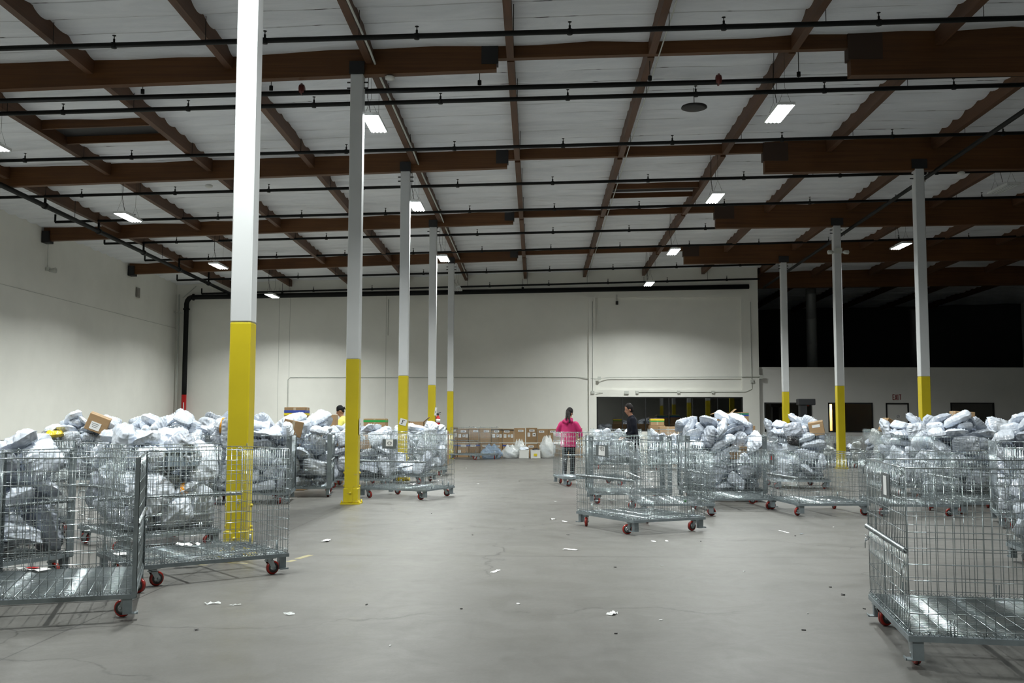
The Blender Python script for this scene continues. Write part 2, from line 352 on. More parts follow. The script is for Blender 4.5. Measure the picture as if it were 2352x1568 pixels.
# exit door
d = MB().b2((14.33, O - .03, 0), (14.385, O + .08, 2.14)).b2((15.205, O - .03, 0), (15.26, O + .08, 2.14)).b2((14.33, O - .03, 2.085), (15.26, O + .08, 2.14)).build('door_1', DARKF); d['kind'] = 'structure'
MB().b2((14.385, O, .01), (15.205, O + .045, 2.085)).build('door_leaf', OFFW, d)
MB().b2((14.42, O - .05, .96), (14.47, O, 1.06)).tube([(14.445, O - .05, 1.01), (14.56, O - .05, 1.01)], .012).build('door_handle', ZINC, d)
s = MB().b2((14.72, O - .006, 1.52), (14.93, O, 1.66)).build('door_sign', PAPER, d)
MB().tube([(14.825 + .055 * math.cos(a / 8 * PI), O - .008, 1.59 + .055 * math.sin(a / 8 * PI)) for a in range(16)], .005, closed=True).tube([(14.79, O - .008, 1.55), (14.86, O - .008, 1.63)], .005).build('sign_symbol', INK, s)
# painted letters over the door
ex = thing('exit_lettering', 'dark red letters EXIT painted on the wall above the white door', 'sign', (14.62, O - .004, 2.275))
def strokes(segs, th, dep=.006):
    mb = MB()
    for (x0, z0, x1, z1) in segs:
        L = math.hypot(x1 - x0, z1 - z0); mb.box(((x0 + x1) / 2, 0, (z0 + z1) / 2), (L + th * .6, dep, th), ry=-math.atan2(z1 - z0, x1 - x0))
    return mb
H_ = .205
for nm, segs in (('letter_e', [(.01, 0, .01, H_), (.01, 0, .07, 0), (.01, H_ / 2, .06, H_ / 2), (.01, H_, .07, H_)]), ('letter_x', [(.105, 0, .17, H_), (.17, 0, .105, H_)]),
                 ('letter_i', [(.215, 0, .215, H_)]), ('letter_t', [(.305, 0, .305, H_), (.265, H_, .345, H_)])):
    strokes(segs, .026).build(nm, EXITRED, ex)

# ---------------------------------------------------------------- girders
def bar_x(x0, x1, yc, wd, zt, zb):
    vs = []
    for x in (x0, x1):
        for y in (yc - wd / 2, yc + wd / 2):
            for z in (zb(x), zt(x)): vs.append((x, y, z))
    return MB().add(vs, [(0, 1, 3, 2), (4, 6, 7, 5), (0, 4, 5, 1), (2, 3, 7, 6), (0, 2, 6, 4), (1, 5, 7, 3)])
def bar_y(x, wd, y0, y1, zt, zb):
    vs = [(xx, y, z) for xx in (x - wd / 2, x + wd / 2) for y in (y0, y1) for z in (zb(y), zt(y))]
    return MB().add(vs, [(0, 1, 3, 2), (4, 6, 7, 5), (0, 4, 5, 1), (2, 3, 7, 6), (0, 2, 6, 4), (1, 5, 7, 3)])
GW = .17
for i in range(-1, 6):
    yc = D1 + i * BAY + .11; top = lambda x, yc=yc: roofz(x, yc) - .02
    zl = lambda x, i=i: 7.47 - .0767 * (i - 1) + .0345 * (x + .69)
    zm = lambda x, i=i: 7.67 - .0767 * (i - 1) + .024 * (x + .69)
    zr = lambda x, i=i: 7.325 - .0767 * (i - 1) + .0115 * (x - 5.4)
    rn = ROWN[i]; yw = yc if i < 5 else 42.7
    if i < 5:
        t = thing('timber_girder', 'deep brown glulam girder from the left wall, %s row back' % rn, 'beam', (-8, yc, 7.0), group='left glulam girders')
        bar_x(XWL + .03, -.69, yc, GW, top, zl).build('glulam_beam', WOODX, t).matrix_parent_inverse = t.matrix_world.inverted()
        o = MB().b2((XWL + .002, yc - .16, zl(XWL) - .06), (XWL + .22, yc + .16, zl(XWL) + .30)).build('wall_bracket', BLACK, t)
        o = MB().b2((-.95, yc - GW / 2 - .01, zl(-.8) + .1), (-.66, yc + GW / 2 + .01, top(-.8) - .02)).build('hinge_plate', BLACK, t)
        t2 = thing('suspended_beam', 'slim brown beam hung between the two deep girders, %s row back' % rn, 'beam', (2.4, yc, 7.7), group='suspended middle beams')
        bar_x(-.685, 5.395, yc, GW * .8, top, zm).build('glulam_beam', WOODX, t2)
    t3 = thing('timber_girder', 'very deep dark brown girder on the right hand columns, %s row back' % rn, 'beam', (12, yw, 7.2), group='right glulam girders')
    bar_x(5.40 if i < 5 else 9.2, XWR - .05, yw, GW * 1.2, lambda x, yw=yw: roofz(x, yw) - .02, zr).build('glulam_beam', WOODX, t3)
    if i < 5: MB().b2((5.36, yw - GW * .62, zr(5.4) + .28), (5.95, yw + GW * .62, top(5.4) - .03)).build('hinge_plate', mat('dark steel hanger', (.035, .016, .007), .6) if i == -1 else bpy.data.materials['dark steel hanger'], t3)
for o in list(bpy.data.objects):      # children were modelled in world space
    if o.parent and o.parent.name.split('.')[0] in ('timber_girder', 'suspended_beam'):
        o.matrix_parent_inverse = Matrix.Translation(-Vector(o.parent.location))

# ---------------------------------------------------------------- purlins
PX = [-2.90 + 2.452 * k for k in range(-5, 13)]
def purlin_words(k):
    if k == 0: return 'beside the left columns'
    if k == 5: return 'beside the right columns'
    nn = ['', 'first', 'second', 'third', 'fourth', 'fifth', 'sixth', 'seventh', 'eighth']
    if k < 0: return '%s left of the left columns' % nn[-k]
    if k < 5: return '%s right of the left columns' % nn[k]
    return '%s right of the right columns' % nn[k - 5]
for kk, x in enumerate(PX):
    k = kk - 5
    if x < XWL + .1: continue
    if x > 24: continue
    for i in range(-1, 6):
        if i == 5 and x < 9.2: continue
        y0 = D1 + i * BAY + .11 + GW / 2 + .005; y1 = D1 + (i + 1) * BAY + .11 - GW / 2 - .005
        if i == 5: y0, y1 = 42.85, 55.5
        elif i == 4: y1 = min(y1, YB - .01) if x < 9.2 else 42.55
        zt = lambda y, x=x: roofz(x, y) - .015; zb = lambda y, x=x: roofz(x, y) - .31
        nm = 'in front of' if i < 5 else 'behind'
        o = bar_y(x, .125, y0, y1, zt, zb).build('purlin', WOODY)
        tag(o, 'brown purlin %s, behind the %s girder' % (purlin_words(k), ROWN[i]), 'beam', 'roof purlins running to the back wall')
# framed roof hatches (dark openings between purlins)
for (x0, x1, y) in ((PX[2] + .07, PX[3] - .07, 19.9), (PX[7] + .07, PX[8] - .07, 26.6)):
    t = thing('roof_hatch', 'dark timber framed roof opening between purlins, %s' % ('far left near the second girder' if y < 20 else 'right of centre near the third girder'), 'hatch', (x0, y, 7.6))
    zt = lambda x, y=y: roofz(x, y) - .01; zb = lambda x, y=y: roofz(x, y) - .24
    for nm, yy, m_ in (('curb_board', y, WOODX), ('curb_board', y + 1.1, WOODX)):
        o = bar_x(x0, x1, yy, .05, zt, zb).build(nm, m_, t); o.matrix_parent_inverse = Matrix.Translation(-Vector(t.location))
    o = MB().add([(x0, y, roofz(x0, y) - .075), (x1, y, roofz(x1, y) - .075), (x1, y + 1.1, roofz(x1, y) - .085), (x0, y + 1.1, roofz(x0, y) - .085)], [(0, 1, 2, 3)]).build('opening_shade', BLACK, t); o.matrix_parent_inverse = Matrix.Translation(-Vector(t.location))  # black sheet stands in for the shade inside the recess

# ---------------------------------------------------------------- columns
def column(x, y, ztop, label, group, right=False):
    t = thing('steel_column', label, 'column', (x + .11, y + .11, 0), group=group); W_ = .22; e = .001
    MB().box((0, 0, (.024 + 2.44) / 2), (W_, W_, 2.44 - .024), bev=.012).build('yellow_lower_shaft', YEL, t)['label'] = 'yellow painted lower part'
    MB().box((0, 0, (2.44 + ztop) / 2 + e), (W_, W_, ztop - 2.44), bev=.012).build('white_upper_shaft', WHITEP, t)['label'] = 'white painted upper part'
    b = MB().box((0, 0, .012), (.33, .31, .024)).box((0, 0, .145), (W_ + .026, W_ + .026, .24), bev=.008)
    for sx in (-1, 1):
        for sy in (-1, 1): b.lathe([(.016, .024), (.016, .05), (.009, .052), (.009, .07)], c=(sx * .145, sy * .12, 0), n=8)
        for z in (.30, .52): b.lathe([(.018, 0), (.018, .02)] if sx > 0 else [(.018, -.02), (.018, 0)], 'X', (sx * (W_ / 2 + .013), 0, z), 8)
    b.box((0, -W_ / 2 - .016, .17), (.07, .014, .26)); b.lathe([(.02, -.02), (.02, 0)], 'Y', (0, -W_ / 2 - .02, .19), 8)
    b.build('base_plate', YEL, t)
    c = MB().box((0, 0, ztop + .11), ((.26 if not right else .36), .26, .22))
    for z in (-.12, -.22):
        for sx in (-1, 1): c.lathe([(.014, -.045), (.014, .045)], 'X', (sx * (W_ / 2 + .03), 0, ztop + z), 8)
    c.build('cap_bracket', BLACK, t)
    return t
cl = {0: 'nearest of the yellow and white steel columns, behind the empty wire cart', 1: 'yellow and white column standing clear on the floor with a scraped base', 2: 'yellow and white column carrying a tilted paper sign with letter F',
      3: 'yellow and white column with the red fire extinguisher', 4: 'farthest column of the left row, yellow and white, beside the wall of boxes'}
for i in range(-1, 5):
    column(XL, D1 + i * BAY, 7.40 - .09 * (i - 1), cl.get(i, 'yellow and white column beside the camera'), 'left row of columns')
cr = {1: 'yellow and white column beyond the right edge of the aisle', 2: 'thickest column of the right row, behind the big heap of parcels', 3: 'middle column of the right row, with small floodlights near its top', 4: 'farthest column of the right row, behind the heaped cart'}
for i in range(0, 5):
    column(XR, D1 + i * BAY, 7.42 - .09 * (i - 1), cr.get(i, 'yellow and white column to the right of the camera'), 'right row of columns', True)

# ---------------------------------------------------------------- sprinkler pipes
def pipe_line(idx, y, zx0, slope, x0, x1, r, heads, word):
    zc = lambda x: zx0 + slope * x
    t = thing('sprinkler_pipe', word, 'pipe', (0, y, zx0), group='sprinkler branch pipes')
    if slope * (x1 - x0): pass
    m_ = MB().tube([(x0, 0, slope * x0), (x1, 0, slope * x1)], r, 10)
    if heads and x0 < -13: m_.tube([(x0, 0, slope * x0), (x0, 0, slope * x0 + .22)], r * .8, 8)
    m_.build('pipe', PIPE, t)
    hx = heads
    while hx and hx < x1:
        if hx > x0 + .3:
            MB().lathe([(.045, -.05), (.05, 0), (.05, .035)], 'Z', (0, 0, 0), 10).lathe([(.018, .03), (.018, .10)], 'Z', (0, 0, 0), 8).lathe([(.008, .1), (.008, .15), (.032, .152), (.032, .158)], 'Z', (0, 0, 0), 8).build('sprinkler_head', PIPE, t, (hx, 0, slope * hx))
        hx += 2.42
    for x in PX:
        if x0 + .2 < x < min(x1, 14) and r < .045 and heads:
            MB().rod((x + .09, 0, slope * x + r), (x + .09, 0, roofz(x, y) - zx0 - .02), .006, 4).build('hanger_rod', PIPE, t)
    return t
words = {'A': 'nearest sprinkler pipe, crossing in front of the first purlins', 'C': 'second sprinkler pipe, just behind the thick plain pipe', 'D': 'sprinkler pipe passing just in front of the third girder', 'E': 'sprinkler pipe midway between third and fourth girders',
         'F': 'sprinkler pipe passing just before the fourth girder', 'G': 'sprinkler pipe midway between fourth and fifth girders', 'H': 'sprinkler pipe in front of the fifth girder', 'I': 'sprinkler pipe behind the fifth girder', 'J': 'last sprinkler pipe before the back wall'}
for (nm, y, z0, x0, x1, h0) in (('A', 15.3, 7.515, -14.4, 20, -13.99), ('C', 18.5, 7.50, -14.4, 20, -13.92), ('D', 21.75, 7.485, -14.4, 20, -13.92), ('E', 24.95, 7.415, -14.4, 20, -14.1), ('F', 28.1, 7.41, -13.9, 20, -14.0),
                                ('G', 31.4, 7.365, -13.9, 20, -13.98), ('H', 34.6, 7.37, -13.85, 20, -14.0), ('I', 37.8, 7.11, -13.85, 9.1, -14.0), ('J', 40.5, 6.93, -13.8, 9.1, -14.0)):
    pipe_line(nm, y, z0, .0235 if nm < 'H' else .026, x0, x1, .042 if nm in 'AC' else .038, h0, words[nm])
pipe_line('P', 8.9, 7.53, .0235, -14.4, 20, .042, -13.9, 'sprinkler pipe above and behind the camera')
t = thing('main_pipe', 'thick plain black pipe hung below the second girder without sprinkler heads', 'pipe', (0, 17.15, 7.32))
MB().tube([(-14.6, 0, -.36), (12, 0, .20)], .045, 12).build('pipe', PIPE, t)
for x in (-4.15, 3.2): MB().lathe([(.06, -.05), (.085, -.04), (.085, -.01), (.11, -.01), (.11, .01), (.085, .01), (.085, .04), (.06, .05)], 'X', (x, 0, .018 * x), 12).build('pipe_coupling', mat('rusty red coupling', (.12, .02, .015), .5) if x < 0 else bpy.data.materials['rusty red coupling'], t)
for x in (-7.0, -4.7, -1.0, 2.0, 4.6): MB().rod((x, 0, .018 * x), (x, 0, .5 + .03 * x), .007, 5).lathe([(.035, -.03), (.035, .05)], 'Z', (x, 0, .04 + .021 * x), 8).build('hanger_rod', PIPE, t)
t = thing('main_pipe', 'black feed pipe running back along the left side below the beams', 'pipe', (-12.62, 27, 6.83))
MB().tube([(0, y - 27, -.019 * (y - 27)) for y in (14, 20, 26, 33, YB - .35)] + [(0, YB - 27.33, -.30)], .062, 12).build('pipe', PIPE, t)
for y in (18.5, 24.95, 28.1, 31.4, 34.6, 37.8): MB().tube([(0, y - 27, -.019 * (y - 27)), (0, y - 27, .235)], .035, 8).lathe([(.085, -.06), (.085, .06)], 'Y', (0, y - 27, -.019 * (y - 27)), 12).build('riser_tee', PIPE, t)
for y in (21, 26.6, 33, 36.2, 39.5): MB().rod((0, y - 27, 0), (0, y - 27, .70), .007, 5).build('hanger_rod', PIPE, t)
t = thing('main_pipe', 'black feed pipe running back beside the right hand columns', 'pipe', (9.40, 26, 7.22))
MB().tube([(0, y - 26, -.022 * (y - 26)) for y in (12, 20, 27, 34, 41)], .05, 10).build('pipe', PIPE, t)
for y in (24.3, 30.7, 37.1): MB().tube([(-.07, y - 26, -.022 * (y - 26)), (0, y - 26.02, .25), (.1, y - 26.03, .75)], .016, 6).tube([(.14, y - 26, -.022 * (y - 26)), (.2, y - 26.03, .25), (.3, y - 26.03, .75)], .016, 6).build('hanger_rod', CONDUIT, t)
t = thing('standpipe', 'black fire riser with red foot in the far left corner, turning along the wall', 'pipe', (-14.55, YB - .22, 0))
MB().tube([(0, 0, 2.42)] + [(0, 0, z) for z in (3, 5, 6.2)] + [(.03, 0, 6.32), (.1, 0, 6.42), (.2, 0, 6.47), (.4, 0, 6.475), (23.3, 0, 6.90)], .10, 14).lathe([(.14, 5.95), (.14, 6.0)], 'Z', (0, 0, 0), 14).lathe([(.14, .25), (.14, .31)], 'X', (0, 0, 6.475), 14).build('pipe', PIPE, t)
MB().tube([(0, 0, 0), (0, 0, 2.42)], .102, 14).tube([(0, -.1, 1.45), (-.2, -.14, 1.4), (-.36, -.1, 1.2), (-.36, -.1, .2)], .025, 8).lathe([(.12, 1.5), (.12, 1.62)], 'Z', (0, 0, 0), 14).build('red_section', REDP, t)['label'] = 'red painted lower section'
MB().box((.03, -.104, 1.95), (.035, .004, .3)).box((.03, -.104, 1.3), (.035, .004, .2)).build('marker_label', PAPER, t)
for x in (4, 9, 14, 19): MB().rod((x, 0, 6.5 + .0185 * x), (x, 0, 6.98 + .018 * x), .008, 5).lathe([(.05, -.04), (.05, .05)], 'Z', (x, 0, 6.58 + .018 * x), 8).build('hanger_rod', PIPE, t)
MB().tube([(-.48, -.15, 5.85), (.02, -.02, 5.78)], .018, 6).tube([(-.2, .1, 6.45), (.35, .1, 6.95)], .02, 6).build('support_strut', CONDUIT, t)

# ---------------------------------------------------------------- wall conduits and seams
def conduit(label, pts, r=.018, boxes=()):
    o = thing('conduit', label, 'conduit', pts[0]); p0 = Vector(pts[0])
    MB().tube([Vector(p) - p0 for p in pts], r, 6).build('tube', CONDUIT, o)
    for b in boxes: MB().box(Vector(b[:3]) - p0, (b[3], .06, b[4])).build('junction_box', CONDUIT, o)
y = YB - .02
conduit('thin painted conduit running level across the middle of the back wall', [(-10.3, y, .9), (-10.3, y, 3.05), (-10.2, y, 3.15), (1.7, y, 3.17), (2.5, y - .1, 3.1), (3.0, y, 3.17), (8.0, y, 3.19), (9.25, y, 3.19)], .016, [(9.22, y - .02, 3.19, .12, .16), (2.6, y - .1, 3.13, .12, .12)])
conduit('painted conduit with boxes just above the long dark window', [(4.15, y, 2.56), (8.6, y, 2.58), (8.85, y, 2.7), (8.85, y, 6.3)], .014, [(3.72, y - .02, 2.55, .18, .13), (4.15, y - .02, 2.56, .12, .12), (5.85, y - .02, 2.57, .11, .11), (7.25, y - .02, 2.57, .11, .11), (8.85, y - .02, 3.02, .13, .13)])
conduit('painted conduit dropping down the pilaster', [(2.33, YB - .12, 6.3), (2.33, YB - .12, 2.55), (2.75, y, 2.53)], .014, [(2.33, YB - .13, 2.55, .13, .12)])
conduit('grey conduit dropping beside the corner riser', [(-14.9, YB - .12, 6.6), (-14.9, YB - .12, .3)], .03)
conduit('short painted conduit stub high on the back wall', [(-6.15, y, 6.4), (-6.15, y, 4.9)], .014)
conduit('thin white conduit clipped along the purlin right of centre', [(PX[7] + .12, yy, roofz(PX[7], yy) - .33) for yy in (8, 14, 18, 24, 30, 36, 40.9)], .012)
conduit('bent grey conduit along the purlin beside the left columns', [(PX[5] + .10, yy, roofz(PX[5], yy) - .34 + (.0 if k % 2 else .05)) for k, yy in enumerate((8, 12.4, 16.2, 17.5, 22.4, 24.2, 28.8, 30.4, 35.8, 40))], .02)
sm_ = MB()
for x in (-10.71, -10.26, -6.23): sm_.b2((x - .008, YB - .004, 0), (x + .008, YB + .001, 6.9))
sm_.b2((XWL - .001, YF, 5.185), (XWL + .006, YB, 5.20)); struct('trim_2', sm_, m_wall('caulked wall joint', (.50, .51, .47)))
def small(name, mb, m_, label, cat, loc, rz=0, group=None):
    o = mb.build(name, m_, None, loc, rz); return tag(o, label, cat, group)
small('wall_vent', MB().box((.02, 0, 0), (.04, .3, .36)).box((.045, 0, 0), (.01, .2, .26)), mat('grey vent', (.25, .24, .22), .5), 'small square fixture high on the left wall', 'vent', (XWL, 37.0, 6.17))
small('wall_speaker', MB().box((.05, 0, 0), (.1, .12, .1)).lathe([(.04, .08), (.09, .28), (.09, .29)], 'X', (0, 0, -.04), 12).rod((.02, 0, 0), (.02, 0, .9), .008), CONDUIT, 'small horn on a drop conduit on the left wall', 'speaker', (XWL, 30.0, 6.0))
small('wall_camera', MB().box((0, 0, 0), (.10, .12, .14)).rod((0, 0, .07), (0, 0, .35), .008), BLACK, 'small black box fixed high on the right part of the back wall', 'camera', (3.35, YB - .02, 6.25))
small('ceiling_disc', MB().lathe([(.02, .05), (.24, .02), (.25, -.01), (.2, -.03), (.01, -.03)], 'Z', (0, 0, 0), 24).rod((0, 0, .04), (0, 0, .38), .008), BLACK, 'black round disc hanging under the roof right of centre', 'ceiling fixture', (3.05, 18.9, 7.44))
for k, (x, y_, z, l_) in enumerate(((-7.8, 23.2, 6.93, 'under the third girder on the left'), (-4.8, 36.0, 6.85, 'under the fifth girder on the left'), (-2.55, 16.9, 7.33, 'under the second girder beside the column'), (10.0, 23.3, 7.2, 'under the right girder beside the thick column'))):
    small('smoke_detector', MB().lathe([(.06, .0), (.09, -.02), (.08, -.06), (.03, -.08)], 'Z', (0, 0, .06), 16), CRATE, 'small white detector ' + l_, 'detector', (x, y_, z))

# ---------------------------------------------------------------- high bay lamps
def lamp_master():
    t = thing('high_bay_light', 'x', 'lamp', (0, 0, 0))
    h = MB().b2((-.15, -.52, .02), (.15, .52, .05)); h.b2((-.15, -.53, .0), (.15, -.51, .05)).b2((-.15, .51, .0), (.15, .53, .05)).b2((-.155, -.53, -.005), (-.145, .53, .04)).b2((.145, -.53, -.005), (.155, .53, .04))
    h.b2((-.08, -.3, .05), (.08, .3, .10)); h.build('housing', LAMPW, t)
    for x in (-.105, -.035, .035, .105): MB().tube([(x, -.5, .0), (x, .5, .0)], .016, 8).build('light_tube', TUBE, t)
    for yy in (-.42, .42): MB().tube([(-.1, yy, .05), (0, yy, .22), (.1, yy, .05)], .003, 4).rod((0, yy, .22), (0, yy, .72), .003, 4).build('hanging_wire', PIPE, t)
    MB().tube([(-.06, -.1, .1), (-.12, -.1, .3), (-.10, -.1, .72)], .006, 4).build('power_cord', PIPE, t)
    return t
lm = lamp_master(); colw = {'A': 'over the left columns', 'B': 'right of centre', 'C': 'far left', 'D': 'far right'}
ll = bpy.data.lights.new('lamp_light', 'AREA'); ll.shape = 'RECTANGLE'; ll.size = .28; ll.size_y = 1.02; ll.energy = LAMP_W; ll.color = LAMP_COL; ll.spread = R(LAMP_SPREAD)
cnt = {}
for k, (c, x, y, z, lit) in enumerate(LAMPS):
    cnt[c] = cnt.get(c, 0) + 1
    o = lm if k == 0 else copy_tree(lm); o.location = (x, y, z)
    for ch in o.children:
        if ch.name.startswith(('hanging_wire', 'power_cord')): ch.scale = (1, 1, (roofz(x, y + .45) - .03 - z) / .72)
    dist = ['first', 'second', 'third', 'fourth', 'fifth', 'sixth', 'seventh'][sum(1 for q in LAMPS if q[0] == c and q[2] < y)] + ' in its line from the camera'
    o['label'] = ('lit tube lamp hanging %s, %s' if lit else 'unlit white tube lamp hanging %s, %s') % (colw[c], dist); o['group'] = 'hanging high bay lamps'
for o in bpy.data.objects:
    pass
for k, (c, x, y, z, lit) in enumerate(LAMPS):
    o = [q for q in bpy.data.objects if q.name.startswith('high_bay_light') and abs(q.location.x - x) < .01 and abs(q.location.y - y) < .01][0]
    if lit:
        L_ = bpy.data.objects.new('lamp_light', ll); COL.objects.link(L_); L_.parent = o; L_.location = (0, 0, -.03)
    else:
        for ch in o.children:
            if ch.name.startswith('light_tube'): ch.data = ch.data.copy(); ch.data.materials[0] = TUBEOFF
# floodlights on the middle right column
t = thing('emergency_floodlight', 'twin white floodlight heads on the middle right column', 'lamp', (XR + .11, D1 + 3 * BAY - .02, 6.42))
MB().box((0, -.02, .05), (.24, .04, .16)).build('battery_box', CONDUIT, t)
for sx in (-1, 1): MB().lathe([(.03, 0), (.06, sx * .05), (.065, sx * .16), (.03, sx * .18)], 'X', (sx * .14, -.03, 0), 12).build('lamp_head', CONDUIT, t)
# ducts in the unlit space above the offices
for (x, y_, z1, r_, l_) in ((12.0, 43.5, 7.2, .22, 'round metal duct rising above the office roof, left one'), (18.9 , 50.0, 7.0, .25, 'round metal duct rising above the office roof, right one')):
    t = thing('duct', l_, 'duct', (x, y_, oz + .06)); pr_ = [(r_, 0)]
    for q in range(1, 4): pr_ += [(r_, q * 1.1 - .02), (r_ * 1.06, q * 1.1), (r_, q * 1.1 + .02)]
    MB().lathe(pr_ + [(r_, z1 - oz - .1)], 'Z', (0, 0, 0), 20).build('duct_pipe', mat('dull duct metal', (.16, .17, .17), .5, .3), t)

# ---- soft parcel shapes -------------------------------------------------
BAGV = [  # half length, half width, half thickness, squareness, seed
    (.27, .21, .100, 1.5, 1), (.22, .165, .080, 1.3, 2), (.17, .13, .070, 1.4, 3), (.31, .22, .075, 1.6, 4),
    (.14, .11, .055, 1.3, 5), (.165, .125, .085, 3.5, 6), (.235, .18, .120, 2.0, 7), (.19, .14, .040, 1.5, 8),
    (.25, .14, .075, 2.6, 9), (.20, .16, .095, 1.2, 10)]

def bag_arrays(a, b, h, k, seed, nu=40, nv=32):
    rs = np.random.RandomState(seed)
    u = np.linspace(-1, 1, nu); v = np.linspace(-1, 1, nv)
    U, V = np.meshgrid(u, v, indexing='ij')
    e = rs.uniform(.16, .34)
    X = a * U * np.sqrt(1 - e * V * V) * 1.02; Y = b * V * np.sqrt(1 - e * U * U) * 1.02
    X = X + .05 * a * np.sin(3.1 * V + rs.uniform(0, 6)) * np.abs(U) ** 3; Y = Y + .06 * b * np.sin(2.7 * U + rs.uniform(0, 6)) * np.abs(V) ** 3
    fu = np.clip(np.abs(U) / .95, 0, 1); fv = np.clip(np.abs(V) / .94, 0, 1)
    T = h * np.sqrt(np.clip((1 - fu ** (2.6 * k)) * (1 - fv ** (2.6 * k)), 0, 1))
    # uneven filling: one end plumper than the other
    T = T * (1 + rs.uniform(-.22, .22) * U + rs.uniform(-.18, .18) * V)
    bend = rs.uniform(-.12, .12); tw = rs.uniform(-.12, .12)
    base = bend * (X / a) ** 2 * a * .6 + tw * X * Y / b + .02 * a * np.sin(7 * U + 4 * V + seed) * (np.maximum(fu, fv) > .85)
    tops = []
    for side in (1, -1):
        W = np.zeros_like(X)
        for q in range(16):
            ang = rs.uniform(0, np.pi); fr = rs.uniform(8, 22) * .17 / b; ph = rs.uniform(0, 6.3)
            s = np.cos(ang) * X + np.sin(ang) * Y; c = -np.sin(ang) * X + np.cos(ang) * Y
            cx, cy = rs.uniform(-a, a), rs.uniform(-b, b)
            m = np.exp(-((s - cx) ** 2) / (.45 * b) ** 2 - ((c - cy) ** 2) / (.8 * b) ** 2)
            W += m * ((1 - np.abs(np.sin(fr * s + ph + 2.2 * np.sin(6 * c)))) ** 2 - .35) * rs.uniform(.5, 1.3) * (13. / (fr + 4))
        ed = np.maximum(fu, fv) ** 3
        f1, f2 = rs.uniform(8, 13), rs.uniform(9, 15)
        W += ed * (((1 - np.abs(np.sin(V * f1 + rs.uniform(0, 6)))) ** 2 * 1.6 - .6) * (fu >= fv) + ((1 - np.abs(np.sin(U * f2 + rs.uniform(0, 6)))) ** 2 * 1.6 - .6) * (fu < fv)) * .9
        W += rs.uniform(-.05, .05, X.shape)
        amp = .030 * (b / .2)
        Z = base + side * T * (1 + .13 * np.sin(3.4 * U + rs.uniform(0, 6)) * np.cos(2.8 * V + rs.uniform(0, 6))) + side * W * amp * np.clip(T / h * 1.5, 0, 1)
        tops.append(Z)
    vs = []; idx = np.zeros((2, nu, nv), int)
    for s in range(2):
        for i in range(nu):
            for j in range(nv):
                if s == 1 and (i in (0, nu - 1) or j in (0, nv - 1)):
                    idx[1, i, j] = idx[0, i, j]; continue
                idx[s, i, j] = len(vs); vs.append((X[i, j], Y[i, j], tops[s][i, j]))
    fs = []
    for i in range(nu - 1):
        for j in range(nv - 1):
            q = [(i, j), (i + 1, j), (i + 1, j + 1), (i, j + 1)]
            fs.append([int(idx[0][p]) for p in q]); fs.append([int(idx[1][p]) for p in reversed(q)])
    return vs, fs

